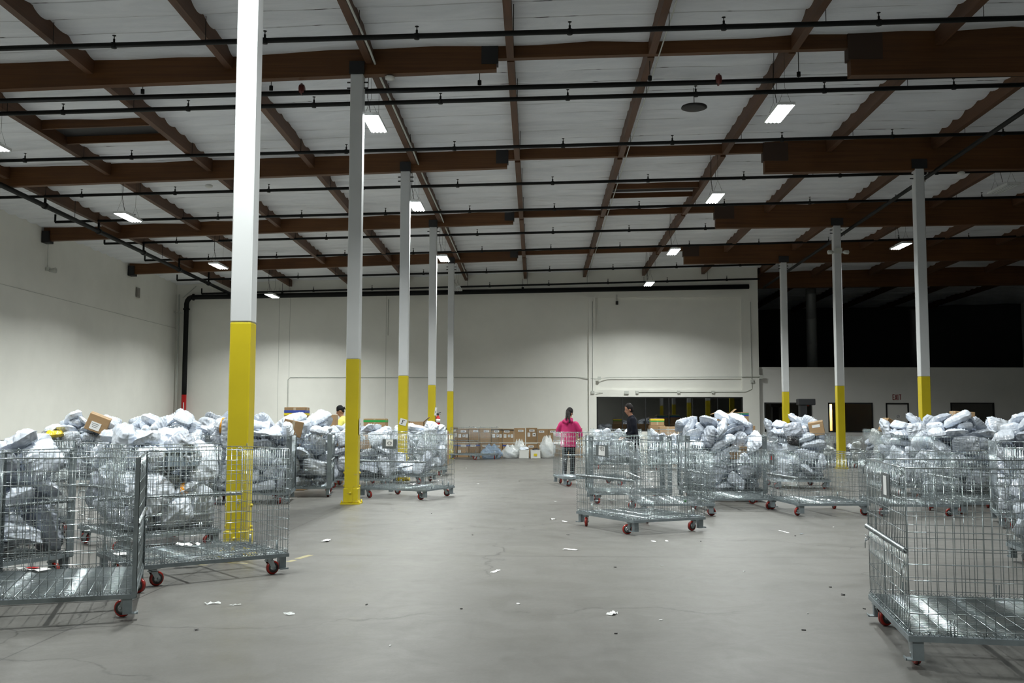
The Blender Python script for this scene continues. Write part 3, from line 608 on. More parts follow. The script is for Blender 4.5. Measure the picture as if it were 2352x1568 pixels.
# ================================================================ wire carts
CL, CW, ZB, ZD = 1.40, 1.10, .155, .193
def panel_wires(mb, a, b, z0, z1, nv, zs, rv=.0022, rh=.0025):
    a = Vector((*a[:2], 0)); b = Vector((*b[:2], 0)); d = b - a; nrm = Vector((d.y, -d.x, 0)).normalized() * .004
    for i in range(nv + 1):
        p = a + d * (i / nv); mb.rod((p.x, p.y, z0), (p.x, p.y, z1), rv, 6)
    for z in zs:
        p = a + nrm; q = b + nrm; mb.rod((p.x, p.y, z), (q.x, q.y, z), rh, 6)
def cart_meshes(H, frontz=None):
    """meshes shared by every cart of one height"""
    D = {}; hl, hw = CL / 2 - .012, CW / 2 - .012
    fr = MB()
    for sy in (-1, 1): fr.box((0, sy * (CW / 2 - .02), ZB + .016), (CL, .04, .032))
    for sx in (-1, 1): fr.box((sx * (CL / 2 - .02), 0, ZB + .016), (.04, CW - .08, .032))
    for x in (-.22, .22): fr.box((x, 0, ZB + .012), (.035, CW - .08, .024))
    fr.box((0, 0, ZB + .010), (CL - .08, .035, .02)); D['deck_frame'] = (fr.mesh('deck_frame', FRAMEM))
    fl = MB(); n = 46
    for i in range(n + 1):
        x = -hl + .01 + (2 * hl - .02) * i / n; fl.rod((x, -hw, ZD), (x, hw, ZD), .0024, 5)
    for i in range(12):
        y = -hw + .02 + (2 * hw - .04) * i / 11; fl.rod((-hl, y, ZD + .005), (hl, y, ZD + .005), .003, 5)
    for (a, b) in (((-hl, -hw), (hl, -hw)), ((hl, -hw), (hl, hw)), ((hl, hw), (-hl, hw)), ((-hl, hw), (-hl, -hw))):
        fl.helix((*a, ZD + .006), (*b, ZD + .006), .011, .0022, .030, 7, 3)
    D['wire_deck'] = fl.mesh('wire_deck', GALV)
    hz = [ZD + .03 + (H - ZD - .03) * k / 10 for k in range(11)]; zmid = (ZD + H) / 2 + .01
    def side(a, b, nv, zt=H):
        m = MB(); zs = [z for z in hz if z < zt - .02]; panel_wires(m, a, b, ZD, zt, nv, zs); m.rod((*a, zt), (*b, zt), .0042, 7)
        av, bv = Vector((*a, 0)), Vector((*b, 0)); u = (bv - av).normalized()
        for q in (.10, (bv - av).length - .10):
            p = av + u * q; m.tube([(p.x - u.x * .012, p.y - u.y * .012, zt), (p.x - u.x * .012, p.y - u.y * .012, zt + .022), (p.x, p.y, zt + .034), (p.x + u.x * .012, p.y + u.y * .012, zt + .022), (p.x + u.x * .012, p.y + u.y * .012, zt)], .0028, 5)
        for q in (.22, .24, (bv - av).length - .24, (bv - av).length - .22):
            p = av + u * q; m.rod((p.x, p.y, ZD - .02), (p.x, p.y, ZD + .09), .005, 5)
        return m
    D['side_panel_r'] = side((hl, -hw), (hl, hw), 21, frontz or H).mesh('side_panel', GALV); D['side_panel_l'] = side((-hl, hw), (-hl, -hw), 21).mesh('side_panel', GALV)
    D['back_panel'] = side((hl, hw), (-hl, hw), 27).mesh('back_panel', GALV)
    lo = MB(); up = MB(); a, b = (-hl, -hw), (hl, -hw)
    panel_wires(lo, a, b, ZD, zmid - .02, 26, [z for z in hz if z < zmid - .03]); lo.rod((*a, zmid - .02), (*b, zmid - .02), .004, 6)
    D['lower_panel'] = lo.mesh('lower_panel', GALV)
    a2, b2 = (-hl + .01, -hw - .006), (hl - .01, -hw - .006)
    panel_wires(up, a2, b2, zmid, H, 26, [z for z in hz if zmid + .03 < z < H - .02]); up.rod((*a2, zmid), (*b2, zmid), .004, 6).rod((*a2, H), (*b2, H), .0045, 7)
    D['drop_gate'] = up.mesh('drop_gate', GALV)
    hg = MB(); hg.helix((-hl, -hw - .012, zmid - .01), (hl, -hw - .012, zmid - .01), .015, .0032, .013, 8, 4).rod((-hl - .01, -hw - .012, zmid - .01), (hl + .02, -hw - .012, zmid - .01), .006, 6); D['spring_hinge'] = hg.mesh('spring_hinge', ZINC)
    lt = MB(); lt.tube([(.035 * math.cos(t_) - .01, -.02 + .014 * math.cos(t_ * 2), .028 * math.sin(t_)) for t_ in [k * PI / 5 for k in range(10)]], .0045, 6, closed=True).tube([(.0, -.03, 0), (.012, -.04, -.05), (-.006, -.036, -.095), (-.02, -.032, -.05), (-.008, -.03, 0)], .0038, 5)
    D['gate_latch'] = lt.mesh('gate_latch', ZINC)
    cs = MB(); cs.helix((0, 0, ZD), (0, 0, H - .03), .0075, .0019, .027, 7, 3); D['corner_spiral'] = cs.mesh('corner_spiral', GALV)
    for nm, w_ in (('corner_post', .075), ('slim_post', .030)):
        ps = MB(); ps.b2((-.005, -.004, ZD - .03), (w_, .0, H)).b2((-.005, -.004, ZD - .03), (0, w_, H)); D[nm] = ps.mesh('corner_post', FRAMEM)
    return D
ft = MB(); ft.box((0, 0, .100), (.062, .062, .112)).box((0, -.045, .048), (.075, .05, .006)).box((0, -.068, .052), (.075, .006, .014)); FOOT = ft.mesh('foot', FRAMEM)
ck = MB(); ck.box((0, 0, .150), (.10, .085, .008)).lathe([(.036, .128), (.036, .147)], 'Z', (0, 0, 0), 14)
for sy in (-1, 1):
    x0 = .0; ck.add([(-.03, sy * .024, .128), (.03, sy * .024, .128), (.055, sy * .024, .062), (.035, sy * .024, .05), (.012, sy * .024, .062), (-.03, sy * .028, .128), (.03, sy * .028, .128), (.055, sy * .028, .062), (.035, sy * .028, .05), (.012, sy * .028, .062)],
        [(0, 1, 2, 3, 4), (9, 8, 7, 6, 5), (0, 5, 6, 1), (1, 6, 7, 2), (2, 7, 8, 3), (3, 8, 9, 4), (4, 9, 5, 0)])
ck.lathe([(.009, -.034), (.009, .034)], 'Y', (.036, 0, .0625), 10).b2((-.035, -.028, .122), (.035, .028, .130)); CAST = ck.mesh('caster_fork', ZINC)
wh = MB(); wh.lathe([(.045, -.018), (.056, -.017), (.061, -.012), (.0625, -.005), (.0625, .005), (.061, .012), (.056, .017), (.045, .018)], 'Y', (0, 0, 0), 28); WHEEL = wh.mesh('wheel', RED)
rb = MB(); rb.lathe([(.030, -.0185), (.046, -.0195), (.047, -.018), (.047, .018), (.046, .0195), (.030, .0185)], 'Y', (0, 0, 0), 24); rb.lathe([(.0610, -.004), (.0632, -.003), (.0632, .003), (.0610, .004)], 'Y', (0, 0, 0), 28); BAND = rb.mesh('rubber_ring', HUBB)
hb = MB(); hb.lathe([(.010, -.024), (.030, -.020), (.031, -.017), (.031, .017), (.030, .020), (.010, .024)], 'Y', (0, 0, 0), 20); HUB = hb.mesh('hub', ZINC)
TALL = cart_meshes(1.146); SHORT = cart_meshes(.93)

def cart(x, y, deg, label, group, tall=True, posts=False, plate=None, seed=0, gate='up', spiral=True):
    D = TALL if tall else SHORT; H = 1.146 if tall else .93; rs_ = random.Random(seed + 17)
    t = thing('wire_cart', label, 'cart', (x, y, 0), R(deg), group); hl, hw = CL / 2 - .012, CW / 2 - .012; zm = (ZD + H) / 2 + .01
    inst(D['deck_frame'], 'deck_frame', t); inst(D['wire_deck'], 'wire_deck', t)
    inst(D['side_panel_r'], 'side_panel', t); inst(D['side_panel_l'], 'side_panel', t); inst(D['back_panel'], 'back_panel', t)
    inst(D['lower_panel'], 'lower_panel', t)
    if gate == 'up': inst(D['drop_gate'], 'drop_gate', t)
    else: inst(D['drop_gate'], 'drop_gate', t, (0, -2 * hw - .03, 2 * zm - .01), (PI, 0, 0)).location = (0, -2 * hw - .04 + .0, 2 * zm)
    inst(D['spring_hinge'], 'spring_hinge', t)
    for sx in (-1, 1):
        for z in (H - .03, zm - .09):
            if gate == 'up': inst(D['gate_latch'], 'gate_latch', t, (sx * (hl - .03), -hw - .004, z)).scale = (.75, .75, .75)
    for (sx, sy, a) in ((-1, -1, 0), (1, -1, 90), (1, 1, 180), (-1, 1, 270)):
        if spiral: inst(D['corner_spiral'], 'corner_spiral', t, (sx * (hl + .004), sy * (hw + .004), 0))
        if posts: inst(D['slim_post' if posts == 'slim' else 'corner_post'], 'corner_post', t, (sx * (CL / 2 + .002), sy * (CW / 2 + .002), 0), (0, 0, R(a)))
        inst(FOOT, 'foot', t, (sx * (CL / 2 - .05), sy * (CW / 2 - .055), 0), (0, 0, 0 if sy < 0 else PI))
        c = inst(CAST, 'caster', t, (sx * (CL / 2 - .17), sy * (CW / 2 - .060), 0), (0, 0, rs_.uniform(0, 2 * PI) if seed != 4 else (2.2 if sy > 0 or sx < 0 else .1)))
        w_ = inst(WHEEL, 'wheel', c, (.036, 0, .0625)); w_['label'] = 'red wheel'
        inst(BAND, 'rubber_ring', c, (.036, 0, .0625)); inst(HUB, 'hub', c, (.036, 0, .0625))
    if plate:
        px, pz, pw, ph, kind = plate
        p = MB().box((px, -hw - .018, pz), (pw, .004, ph)).build('id_plate', PANELG, t)
        q = MB().box((px + kind[1], -hw - .022, pz + kind[2]), (kind[3], .002, kind[4]), ry=kind[5]).build('paper_label', PAPER, p)
        if kind[0] == '135':
            k_ = strokes([(-.05, .03, -.045, .045), (-.02, .015, -.018, .05), (.0, .05, .025, .05), (.025, .05, .008, .03), (.008, .03, .025, .015), (.025, .015, -.0, .0), (.045, .05, .07, .052), (.045, .05, .042, .03), (.042, .03, .062, .028), (.062, .028, .066, .01), (.066, .01, .042, .002)], .006, .003)
            o = k_.build('handwriting', INK, p); o.location = (px + kind[1] - .01, -hw - .024, pz + kind[2])
        if kind[0] == 'scribble':
            o = MB().tube([(px + kind[1] + .05 * math.cos(a * .9) * (1 - a * .03), -hw - .0245, pz + kind[2] + .03 * math.sin(a * .9) - .005) for a in range(16)], .0025, 4).build('handwriting', INK, p)
        if kind[0] == 'red': q.data.materials[0] = mat('red card', (.5, .02, .015), .5)
    return t

def onto(t, lx, ly, z):      # cart space -> world
    a = t.rotation_euler.z; return (t.location.x + math.cos(a) * lx - math.sin(a) * ly, t.location.y + math.sin(a) * lx + math.cos(a) * ly, z)

EG = 'empty wire carts'; FG = 'wire carts loaded with parcels'
C_N = cart(-3.58, 7.57, 109.4, 'empty wire cart cut by the left edge of the photo, nearest on that side', EG, posts='slim', seed=1)
C_G = cart(-3.17, 9.26, 219.4, 'empty wire cart with two red front wheels in front of the nearest yellow column', EG, seed=2)
C_C = cart(1.36, 13.31, 298, 'empty wire cart with a numbered note standing out in the aisle', EG, plate=(-.02, 1.02, .30, .15, ('135', .0, .0, .15, .12, .04)), seed=3)
C_F = cart(2.80, 6.50, 260.7, 'empty shiny wire cart at the right edge of the photo, nearest of all', EG, plate=(.14, 1.01, .26, .155, ('plain', -.01, .0, .11, .12, 0)), seed=4, spiral=False)
C_M1 = cart(-2.37, 18.44, 337, 'empty wire cart with a grey plate beside the second yellow column', EG, plate=(-.05, .98, .30, .17, ('scribble', 0, .02, .15, .12, 0)), seed=5)
C_M2 = cart(-3.06, 22.68, 351, 'partly filled wire cart around the column with the letter F', FG, seed=6)
C_F4 = cart(4.37, 15.77, 276.5, 'low wire cart with a red card on a grey plate, right of the aisle', EG, tall=False, plate=(-.42, .80, .22, .17, ('red', 0, .02, .035, .07, 0)), seed=7)
C_K = cart(3.22, 16.70, 275, 'low empty wire cart in front of the big parcel heap', EG, tall=False, seed=8)
C_X = cart(2.08, 15.62, 272, 'low empty wire cart half hidden behind the cart with the numbered note', EG, tall=False, seed=9)
C_K2 = cart(3.32, 18.12, 0, 'wire cart heaped high with grey white parcels right of the man', FG, seed=10, posts=True)
C_Q = cart(5.55, 21.6, 90, 'heaped wire cart with a cardboard box on its right corner', FG, seed=11)
C_H = cart(-4.90, 17.2, 9, 'heaped wire cart just behind the nearest yellow column', FG, posts=True, seed=12)
C_I = cart(-4.40, 18.85, 99, 'heaped wire cart turned end on, left of the second yellow column', FG, posts=True, seed=13)
C_J = cart(-3.72, 21.25, 0, 'loaded wire cart behind the second yellow column', FG, seed=14)
C_J2 = cart(-3.0, 25.75, 3, 'loaded wire cart beyond the column with the letter F', FG, seed=15)
C_L3 = cart(-4.40, 11.34, 312.7, 'wire cart of large crumpled bags behind the nearest yellow column', FG, plate=None, seed=16)
C_L1 = cart(-6.36, 11.9, 94, 'wire cart with large clear bags at the far left', FG, seed=17, posts=True)
C_N2 = cart(-5.06, 8.79, 64, 'loaded wire cart seen through the nearest cart at the left edge', FG, seed=18, posts=True)
C_B1 = cart(-9.55, 21.0, 2, 'heaped wire cart carrying the tilted brown box in the back left row', FG, seed=19)
C_B2 = cart(-8.02, 21.1, 358, 'heaped wire cart right of the tilted brown box in the back left row', FG, seed=20)
C_B3 = cart(-6.5, 20.9, 1, 'third heaped wire cart from the left in the back left row', FG, seed=21)
C_B4 = cart(-6.40, 17.3, 356, 'heaped wire cart left of the nearest yellow column in the back row', FG, seed=22)
C_W1 = cart(1.17, 22.1, 10.5, 'empty wire cart in front of the woman in pink', EG, seed=23)
C_W2 = cart(1.60, 17.6, 0, 'empty wire cart with corner plates behind the cart with the numbered note', EG, posts=True, seed=24)
C_W3 = cart(2.35, 29.6, 3, 'wire cart with a low white heap left of the man in the dark jacket', FG, seed=25)
C_W4 = cart(4.0, 29.4, 358, 'wire cart with a low white heap right of the man in the dark jacket', FG, seed=26)
C_M3 = cart(-2.21, 36.04, 320.4, 'small distant wire cart in front of the wall of boxes', EG, seed=27)
C_F3 = cart(5.72, 15.65, 86, 'low empty wire cart behind the nearest right hand cart', EG, tall=False, seed=28)
C_F5 = cart(6.95, 16.1, 93, 'low empty wire cart in front of the right hand parcel heap', EG, tall=False, seed=29)
C_R1 = cart(7.42, 19.75, 90, 'loaded wire cart at the foot of the thickest right column', FG, seed=30)
C_R2 = cart(7.38, 17.55, 1, 'heaped wire cart in the middle of the right hand parcel heap', FG, seed=31)
C_R3 = cart(6.95, 13.75, 341, 'heaped wire cart cut by the right edge of the photo', FG, seed=32)
C_R4 = cart(5.40, 9.75, 352, 'wire cart corner at the right edge, close behind the nearest cart', FG, seed=33)
C_P1 = cart(9.1, 30.8, 0, 'far wire cart of dark goods in front of the bronze window', FG, seed=34, tall=False)
C_P2 = cart(11.0, 31.2, 4, 'far wire cart with the tipped brown box in front of the exit door', FG, seed=35)
C_P3 = cart(9.75, 25.3, 88, 'wire cart of clear wrapped goods left of the thickest right column', FG, seed=36)

# ================================================================ parcels
BAGM = {}
def bag_mesh(v, m_):
    k = (v, m_.name)
    if k not in BAGM:
        a, b, h, kk, sd = BAGV[v]; vs_, fs_ = bag_arrays(a, b, h, kk, sd); mb = MB(); mb.add(vs_, fs_, True); BAGM[k] = mb.mesh('mailer_bag', m_)
    return BAGM[k]
SIM = [[(3,0.004,0.23,0.293,0.37,0.002,0.058,-0.927),(1,-0.113,-0.064,0.412,0.583,-0.063,0.013,0.81),(0,0.493,0.324,0.444,0.52,0.21,0.799,-0.217),(6,0.331,-0.327,0.331,0.144,0.981,0.127,-0.013),(1,-0.248,-0.352,0.371,0.658,-0.21,-0.295,-0.661),(4,0.337,0.07,0.265,0.982,0.165,-0.074,-0.055),(9,0.567,0.055,0.389,0.444,0.68,0.277,0.514),(2,-0.369,0.027,0.289,0.524,0.101,-0.174,0.828),(9,0.25,-0.062,0.398,0.092,0.014,-0.099,-0.991),(9,0.009,-0.348,0.511,0.653,0.398,0.109,0.635),(0,-0.256,0.289,0.459,0.731,-0.181,0.06,0.655),(0,-0.554,0.321,0.464,0.103,-0.588,0.031,0.802),(1,0.288,-0.194,0.578,0.13,-0.127,0.094,-0.979),(1,-0.187,0.342,0.696,0.961,0.177,0.122,-0.175),(1,0.172,0.21,0.507,0.962,0.177,-0.194,0.077),(1,-0.384,-0.202,0.451,0.006,-0.794,0.537,-0.284),(0,0.222,-0.426,0.706,0.074,0.178,-0.607,0.771),(9,-0.054,-0.024,0.605,0.96,0.173,-0.009,0.222),(8,0.236,0.016,0.734,0.835,-0.236,-0.052,0.495),(1,0.205,0.446,0.52,0.727,-0.684,0.063,0.009),(0,0.583,-0.226,0.611,0.666,-0.331,0.536,-0.4),(5,-0.361,-0.145,0.627,0.452,-0.277,0.075,0.845),(5,0.089,0.293,0.734,0.455,0.39,0.236,0.765),(0,-0.583,-0.253,0.588,0.536,-0.39,-0.512,0.546),(6,0.447,-0.178,0.969,0.099,-0.246,0.021,0.964),(6,0.3,-0.411,1.133,0.455,-0.351,0.611,0.545),(5,-0.129,0.08,0.781,0.196,-0.146,0.035,0.969),(9,0.355,0.358,0.762,0.102,0.979,-0.132,-0.114),(3,-0.405,0.254,0.84,0.948,0.108,-0.211,-0.212),(1,-0.539,-0.212,0.908,0.079,-0.451,0.073,-0.886),(8,-0.002,-0.218,0.809,0.302,0.346,0.081,-0.885),(1,0.002,0.35,0.978,0.126,-0.478,-0.815,-0.301),(5,-0.322,-0.414,0.691,0.363,-0.755,0.296,0.459),(6,0.269,0.053,1.051,0.706,-0.413,0.111,0.564),(1,-0.443,0.431,1.055,0.579,0.802,0.139,-0.043),(6,-0.564,0.148,1.055,0.058,-0.749,-0.094,-0.654),(5,0.303,0.437,1.011,0.591,-0.459,-0.534,-0.394),(3,-0.202,0.249,1.134,0.429,0.284,-0.156,0.843),(1,0.543,0.374,0.93,0.51,-0.127,-0.843,-0.116),(2,0.482,-0.222,1.191,0.909,0.235,-0.171,-0.298),(4,-0.086,-0.315,0.916,0.893,0.012,-0.026,-0.449),(7,-0.301,-0.068,0.784,0.416,0.853,-0.31,-0.059),(4,0.082,0.08,0.889,0.087,-0.785,0.303,0.534),(9,-0.404,-0.33,0.995,0.623,-0.211,0.343,-0.67),(8,-0.083,-0.274,1.204,0.035,0.937,0.345,-0.043),(5,-0.123,-0.068,0.996,0.123,-0.442,0.624,0.632),(9,0.575,0.131,1.077,0.633,0.079,-0.725,-0.261),(2,0.181,0.235,1.152,0.938,-0.157,-0.137,-0.278),(4,-0.175,-0.386,0.812,0.406,0.277,0.335,0.804),(7,-0.399,-0.054,1.012,0.726,-0.498,0.215,0.423),(2,0.022,-0.286,1.063,0.115,-0.469,0.859,-0.171),(2,-0.243,-0.328,1.063,0.591,-0.222,0.316,-0.708)],
[(9,-0.434,-0.224,0.304,0.925,0.081,0.124,0.349),(6,-0.132,0.258,0.316,0.566,0.115,0.053,0.815),(5,0.329,-0.001,0.287,0.959,-0.066,0.083,0.264),(8,0.221,-0.38,0.279,0.068,-0.014,0.995,-0.071),(9,0.24,0.324,0.298,0.338,-0.011,-0.057,-0.939),(1,0.575,-0.357,0.407,0.028,0.797,-0.148,0.585),(1,0.459,0.087,0.415,0.086,-0.068,-0.26,-0.959),(0,0.449,-0.287,0.553,0.524,0.167,-0.474,-0.688),(9,-0.164,-0.267,0.367,0.011,0.255,-0.001,0.967),(4,0.059,-0.071,0.267,0.89,-0.008,0.116,-0.441),(2,0.153,-0.212,0.383,0.27,-0.051,0.115,0.955),(3,-0.418,0.191,0.381,0.212,-0.269,-0.2,0.918),(2,0.048,-0.382,0.455,0.662,0.415,-0.023,-0.624),(6,-0.471,0.025,0.528,0.902,0.28,-0.263,-0.194),(9,-0.372,0.365,0.619,0.054,-0.979,0.094,-0.175),(9,0.042,0.011,0.458,0.251,-0.071,-0.163,-0.952),(7,0.243,0.218,0.477,0.198,-0.075,-0.196,-0.957),(5,-0.124,-0.444,0.576,0.527,0.61,-0.455,0.378),(0,0.496,0.059,0.683,0.689,-0.283,-0.086,0.662),(8,-0.403,-0.306,0.598,0.664,-0.064,-0.565,0.486),(2,0.125,0.43,0.421,0.05,-0.18,0.369,0.91),(8,-0.591,-0.277,0.566,0.395,0.629,-0.256,-0.619),(6,0.196,-0.346,0.744,0.76,-0.469,0.036,0.449),(5,0.391,0.404,0.519,0.216,-0.866,-0.024,0.449),(2,-0.1,0.312,0.528,0.826,0.04,0.135,-0.546),(1,0.004,0.324,0.671,0.916,0.114,0.278,-0.265),(4,-0.173,-0.254,0.555,0.248,-0.121,-0.258,-0.926),(6,0.112,0.038,0.756,0.746,-0.578,0.329,0.015),(6,-0.564,0.285,0.82,0.533,-0.515,0.412,-0.531),(4,0.593,0.413,0.594,0.14,0.671,0.345,-0.641),(2,0.322,0.283,0.711,0.833,0.201,-0.123,-0.5),(6,-0.115,-0.177,0.743,0.857,-0.229,-0.324,-0.329),(2,-0.513,-0.392,0.829,0.766,-0.416,-0.045,0.488),(1,-0.241,0.134,0.817,0.677,-0.138,-0.153,0.707),(4,0.139,0.416,0.808,0.491,-0.724,-0.475,0.093),(4,-0.531,-0.157,0.865,0.092,-0.017,0.284,-0.954),(0,0.472,0.25,0.914,0.65,0.085,-0.013,-0.755),(4,-0.546,-0.024,0.76,0.409,-0.04,0.71,0.572),(3,0.188,-0.236,1.001,0.592,-0.091,-0.031,-0.8),(2,-0.486,-0.222,0.976,0.222,-0.972,-0.067,0.027),(7,-0.271,0.122,0.941,0.976,-0.019,-0.177,0.124),(9,-0.162,-0.148,0.992,0.341,0.24,-0.303,-0.857),(2,-0.295,0.414,0.86,0.941,-0.337,0.011,-0.027),(5,0.544,-0.232,0.866,0.12,-0.728,-0.667,-0.101),(4,0.162,0.282,0.834,0.643,0.333,-0.196,0.661),(2,0.215,0.215,1.009,0.141,0.841,0.5,0.149),(3,-0.322,0.213,1.053,0.521,-0.06,0.011,0.852),(7,-0.547,0.337,1.131,0.717,-0.101,-0.064,0.687),(3,0.227,-0.314,1.168,0.999,-0.032,0.023,-0.02),(1,0.506,0.083,1.06,0.687,0.105,0.081,-0.714),(3,-0.26,-0.448,1.158,0.58,-0.405,0.456,0.54),(3,-0.206,-0.119,1.255,0.149,0.698,-0.7,-0.024),(0,-0.545,0.013,1.216,0.234,-0.717,-0.654,0.055),(5,-0.011,0.326,0.989,0.752,0.197,-0.242,-0.581),(3,-0.354,0.226,1.365,0.711,-0.351,-0.082,-0.603),(9,0.388,0.402,1.126,0.408,0.891,-0.113,0.161),(9,0.592,-0.18,1.217,0.488,-0.504,-0.55,0.453),(8,0.252,0.062,1.158,0.053,-0.196,-0.186,0.961),(2,0.135,-0.009,1.261,0.463,-0.848,0.123,-0.226),(4,-0.54,-0.343,1.109,0.496,0.059,0.615,-0.61),(7,0.132,0.214,1.236,0.193,-0.252,0.275,0.907),(0,0.095,0.36,1.303,0.722,-0.49,0.083,0.482),(7,-0.177,0.487,1.151,0.728,-0.654,0.121,0.164),(2,0.07,-0.33,1.325,0.949,0.103,0.12,0.273)],
[(5,-0.021,0.121,0.285,0.919,-0.001,0.087,-0.384),(8,-0.424,0.035,0.28,0.93,0.007,0.034,-0.366),(4,-0.166,0.313,0.311,0.384,-0.359,0.174,0.833),(3,-0.294,-0.089,0.411,0.936,-0.02,0.076,-0.343),(9,0.515,0.264,0.334,0.301,0.01,0.953,0.023),(2,-0.2,0.438,0.365,0.114,-0.286,0.45,0.838),(1,0.051,-0.403,0.391,0.648,-0.404,-0.302,-0.57),(1,-0.387,-0.374,0.308,0.029,-0.082,-0.979,0.187),(0,-0.232,-0.264,0.558,0.182,-0.056,0.113,-0.975),(1,-0.333,0.446,0.632,0.33,0.377,0.595,-0.628),(4,0.176,-0.1,0.26,0.17,0.016,0.017,-0.985),(7,-0.357,0.277,0.326,0.207,0.271,0.828,0.445),(2,0.242,0.199,0.305,0.803,0.107,-0.051,-0.584),(0,-0.225,0.163,0.553,0.031,0.162,-0.04,0.985),(4,0.049,0.407,0.26,0.074,0.021,-0.995,0.057),(3,0.339,-0.085,0.402,0.263,0.001,0.04,-0.964),(5,0.125,0.195,0.462,0.509,-0.385,0.553,-0.535),(3,0.256,0.447,0.489,0.244,-0.163,-0.695,-0.656),(4,0.588,-0.333,0.291,0.332,-0.664,-0.645,0.181),(1,0.213,-0.301,0.574,0.094,0.786,0.599,-0.117),(0,0.527,-0.317,0.641,0.631,0.399,0.661,-0.069),(0,-0.576,0.268,0.646,0.703,-0.121,-0.691,0.119),(3,0.468,0.107,0.572,0.69,-0.02,-0.194,-0.697),(8,-0.603,-0.284,0.542,0.543,-0.394,-0.539,0.509),(0,-0.402,0.02,0.767,0.945,0.18,0.128,0.241),(0,-0.46,-0.264,0.949,0.888,0.252,0.3,0.24),(7,0.079,0.089,0.612,0.969,0.187,0.118,-0.111),(0,-0.078,-0.152,0.797,0.885,-0.168,0.403,-0.16),(0,0.217,-0.143,0.781,0.68,-0.011,0.226,0.697),(0,-0.506,0.278,1.022,0.58,-0.396,0.097,-0.705),(6,0.497,-0.154,0.951,0.703,-0.212,-0.038,0.678),(7,0.01,0.369,0.722,0.247,-0.57,0.757,0.203),(5,-0.274,-0.402,0.732,0.008,-0.09,0.927,-0.364),(2,0.556,0.318,0.67,0.039,0.694,-0.686,0.215),(9,0.204,0.088,0.898,0.013,0.621,-0.739,0.261),(1,-0.115,-0.432,1.008,0.051,0.083,0.589,0.802),(1,-0.1,0.338,0.837,0.093,-0.344,-0.897,-0.26),(8,0.524,0.276,0.828,0.052,-0.735,0.673,-0.064),(8,0.118,-0.284,1.012,0.026,0.388,0.913,-0.125),(3,-0.263,-0.247,1.149,0.681,-0.108,0.181,0.701),(3,0.188,-0.225,1.159,0.852,-0.154,-0.089,-0.493),(2,0.277,0.268,0.744,0.668,-0.049,-0.354,0.653),(3,-0.049,0.1,1.069,0.836,-0.488,-0.188,-0.165),(2,-0.565,-0.325,1.219,0.196,-0.634,0.748,-0.026),(8,0.035,0.37,1.027,0.029,0.277,0.188,0.942),(2,-0.067,-0.289,1.3,0.629,-0.073,-0.213,-0.744),(1,0.576,0.041,1.229,0.245,0.742,-0.356,-0.513),(5,-0.277,0.309,1.065,0.437,0.267,-0.663,0.546),(2,0.511,0.381,0.989,0.14,-0.167,0.975,-0.041),(5,-0.441,-0.018,1.278,0.558,0.663,-0.41,-0.285),(9,0.268,0.378,1.134,0.233,0.766,0.071,-0.595),(7,-0.207,0.24,1.23,0.953,0.246,0.178,-0.022),(1,0.508,0.22,1.1,0.617,0.376,-0.175,0.669),(4,0.422,-0.109,1.18,0.88,-0.195,0.35,0.254),(4,0.229,-0.135,1.301,0.487,0.139,0.506,0.698),(4,-0.227,0.105,1.282,0.027,-0.314,0.914,0.257),(2,0.362,0.101,1.226,0.864,0.158,-0.474,-0.07),(7,0.114,-0.342,1.358,0.174,-0.651,-0.668,0.316),(1,-0.309,0.146,1.432,0.223,0.624,0.747,0.042),(1,0.037,0.361,1.264,0.37,-0.463,0.29,-0.751),(4,-0.19,-0.11,1.274,0.262,-0.145,0.931,-0.208),(9,0.224,0.176,1.375,0.221,-0.446,0.863,0.089),(8,-0.183,-0.274,1.447,0.348,-0.255,-0.061,0.9),(7,0.532,-0.382,1.097,0.787,0.193,-0.287,0.511),(1,0.578,-0.199,1.345,0.076,-0.112,0.387,-0.912)],
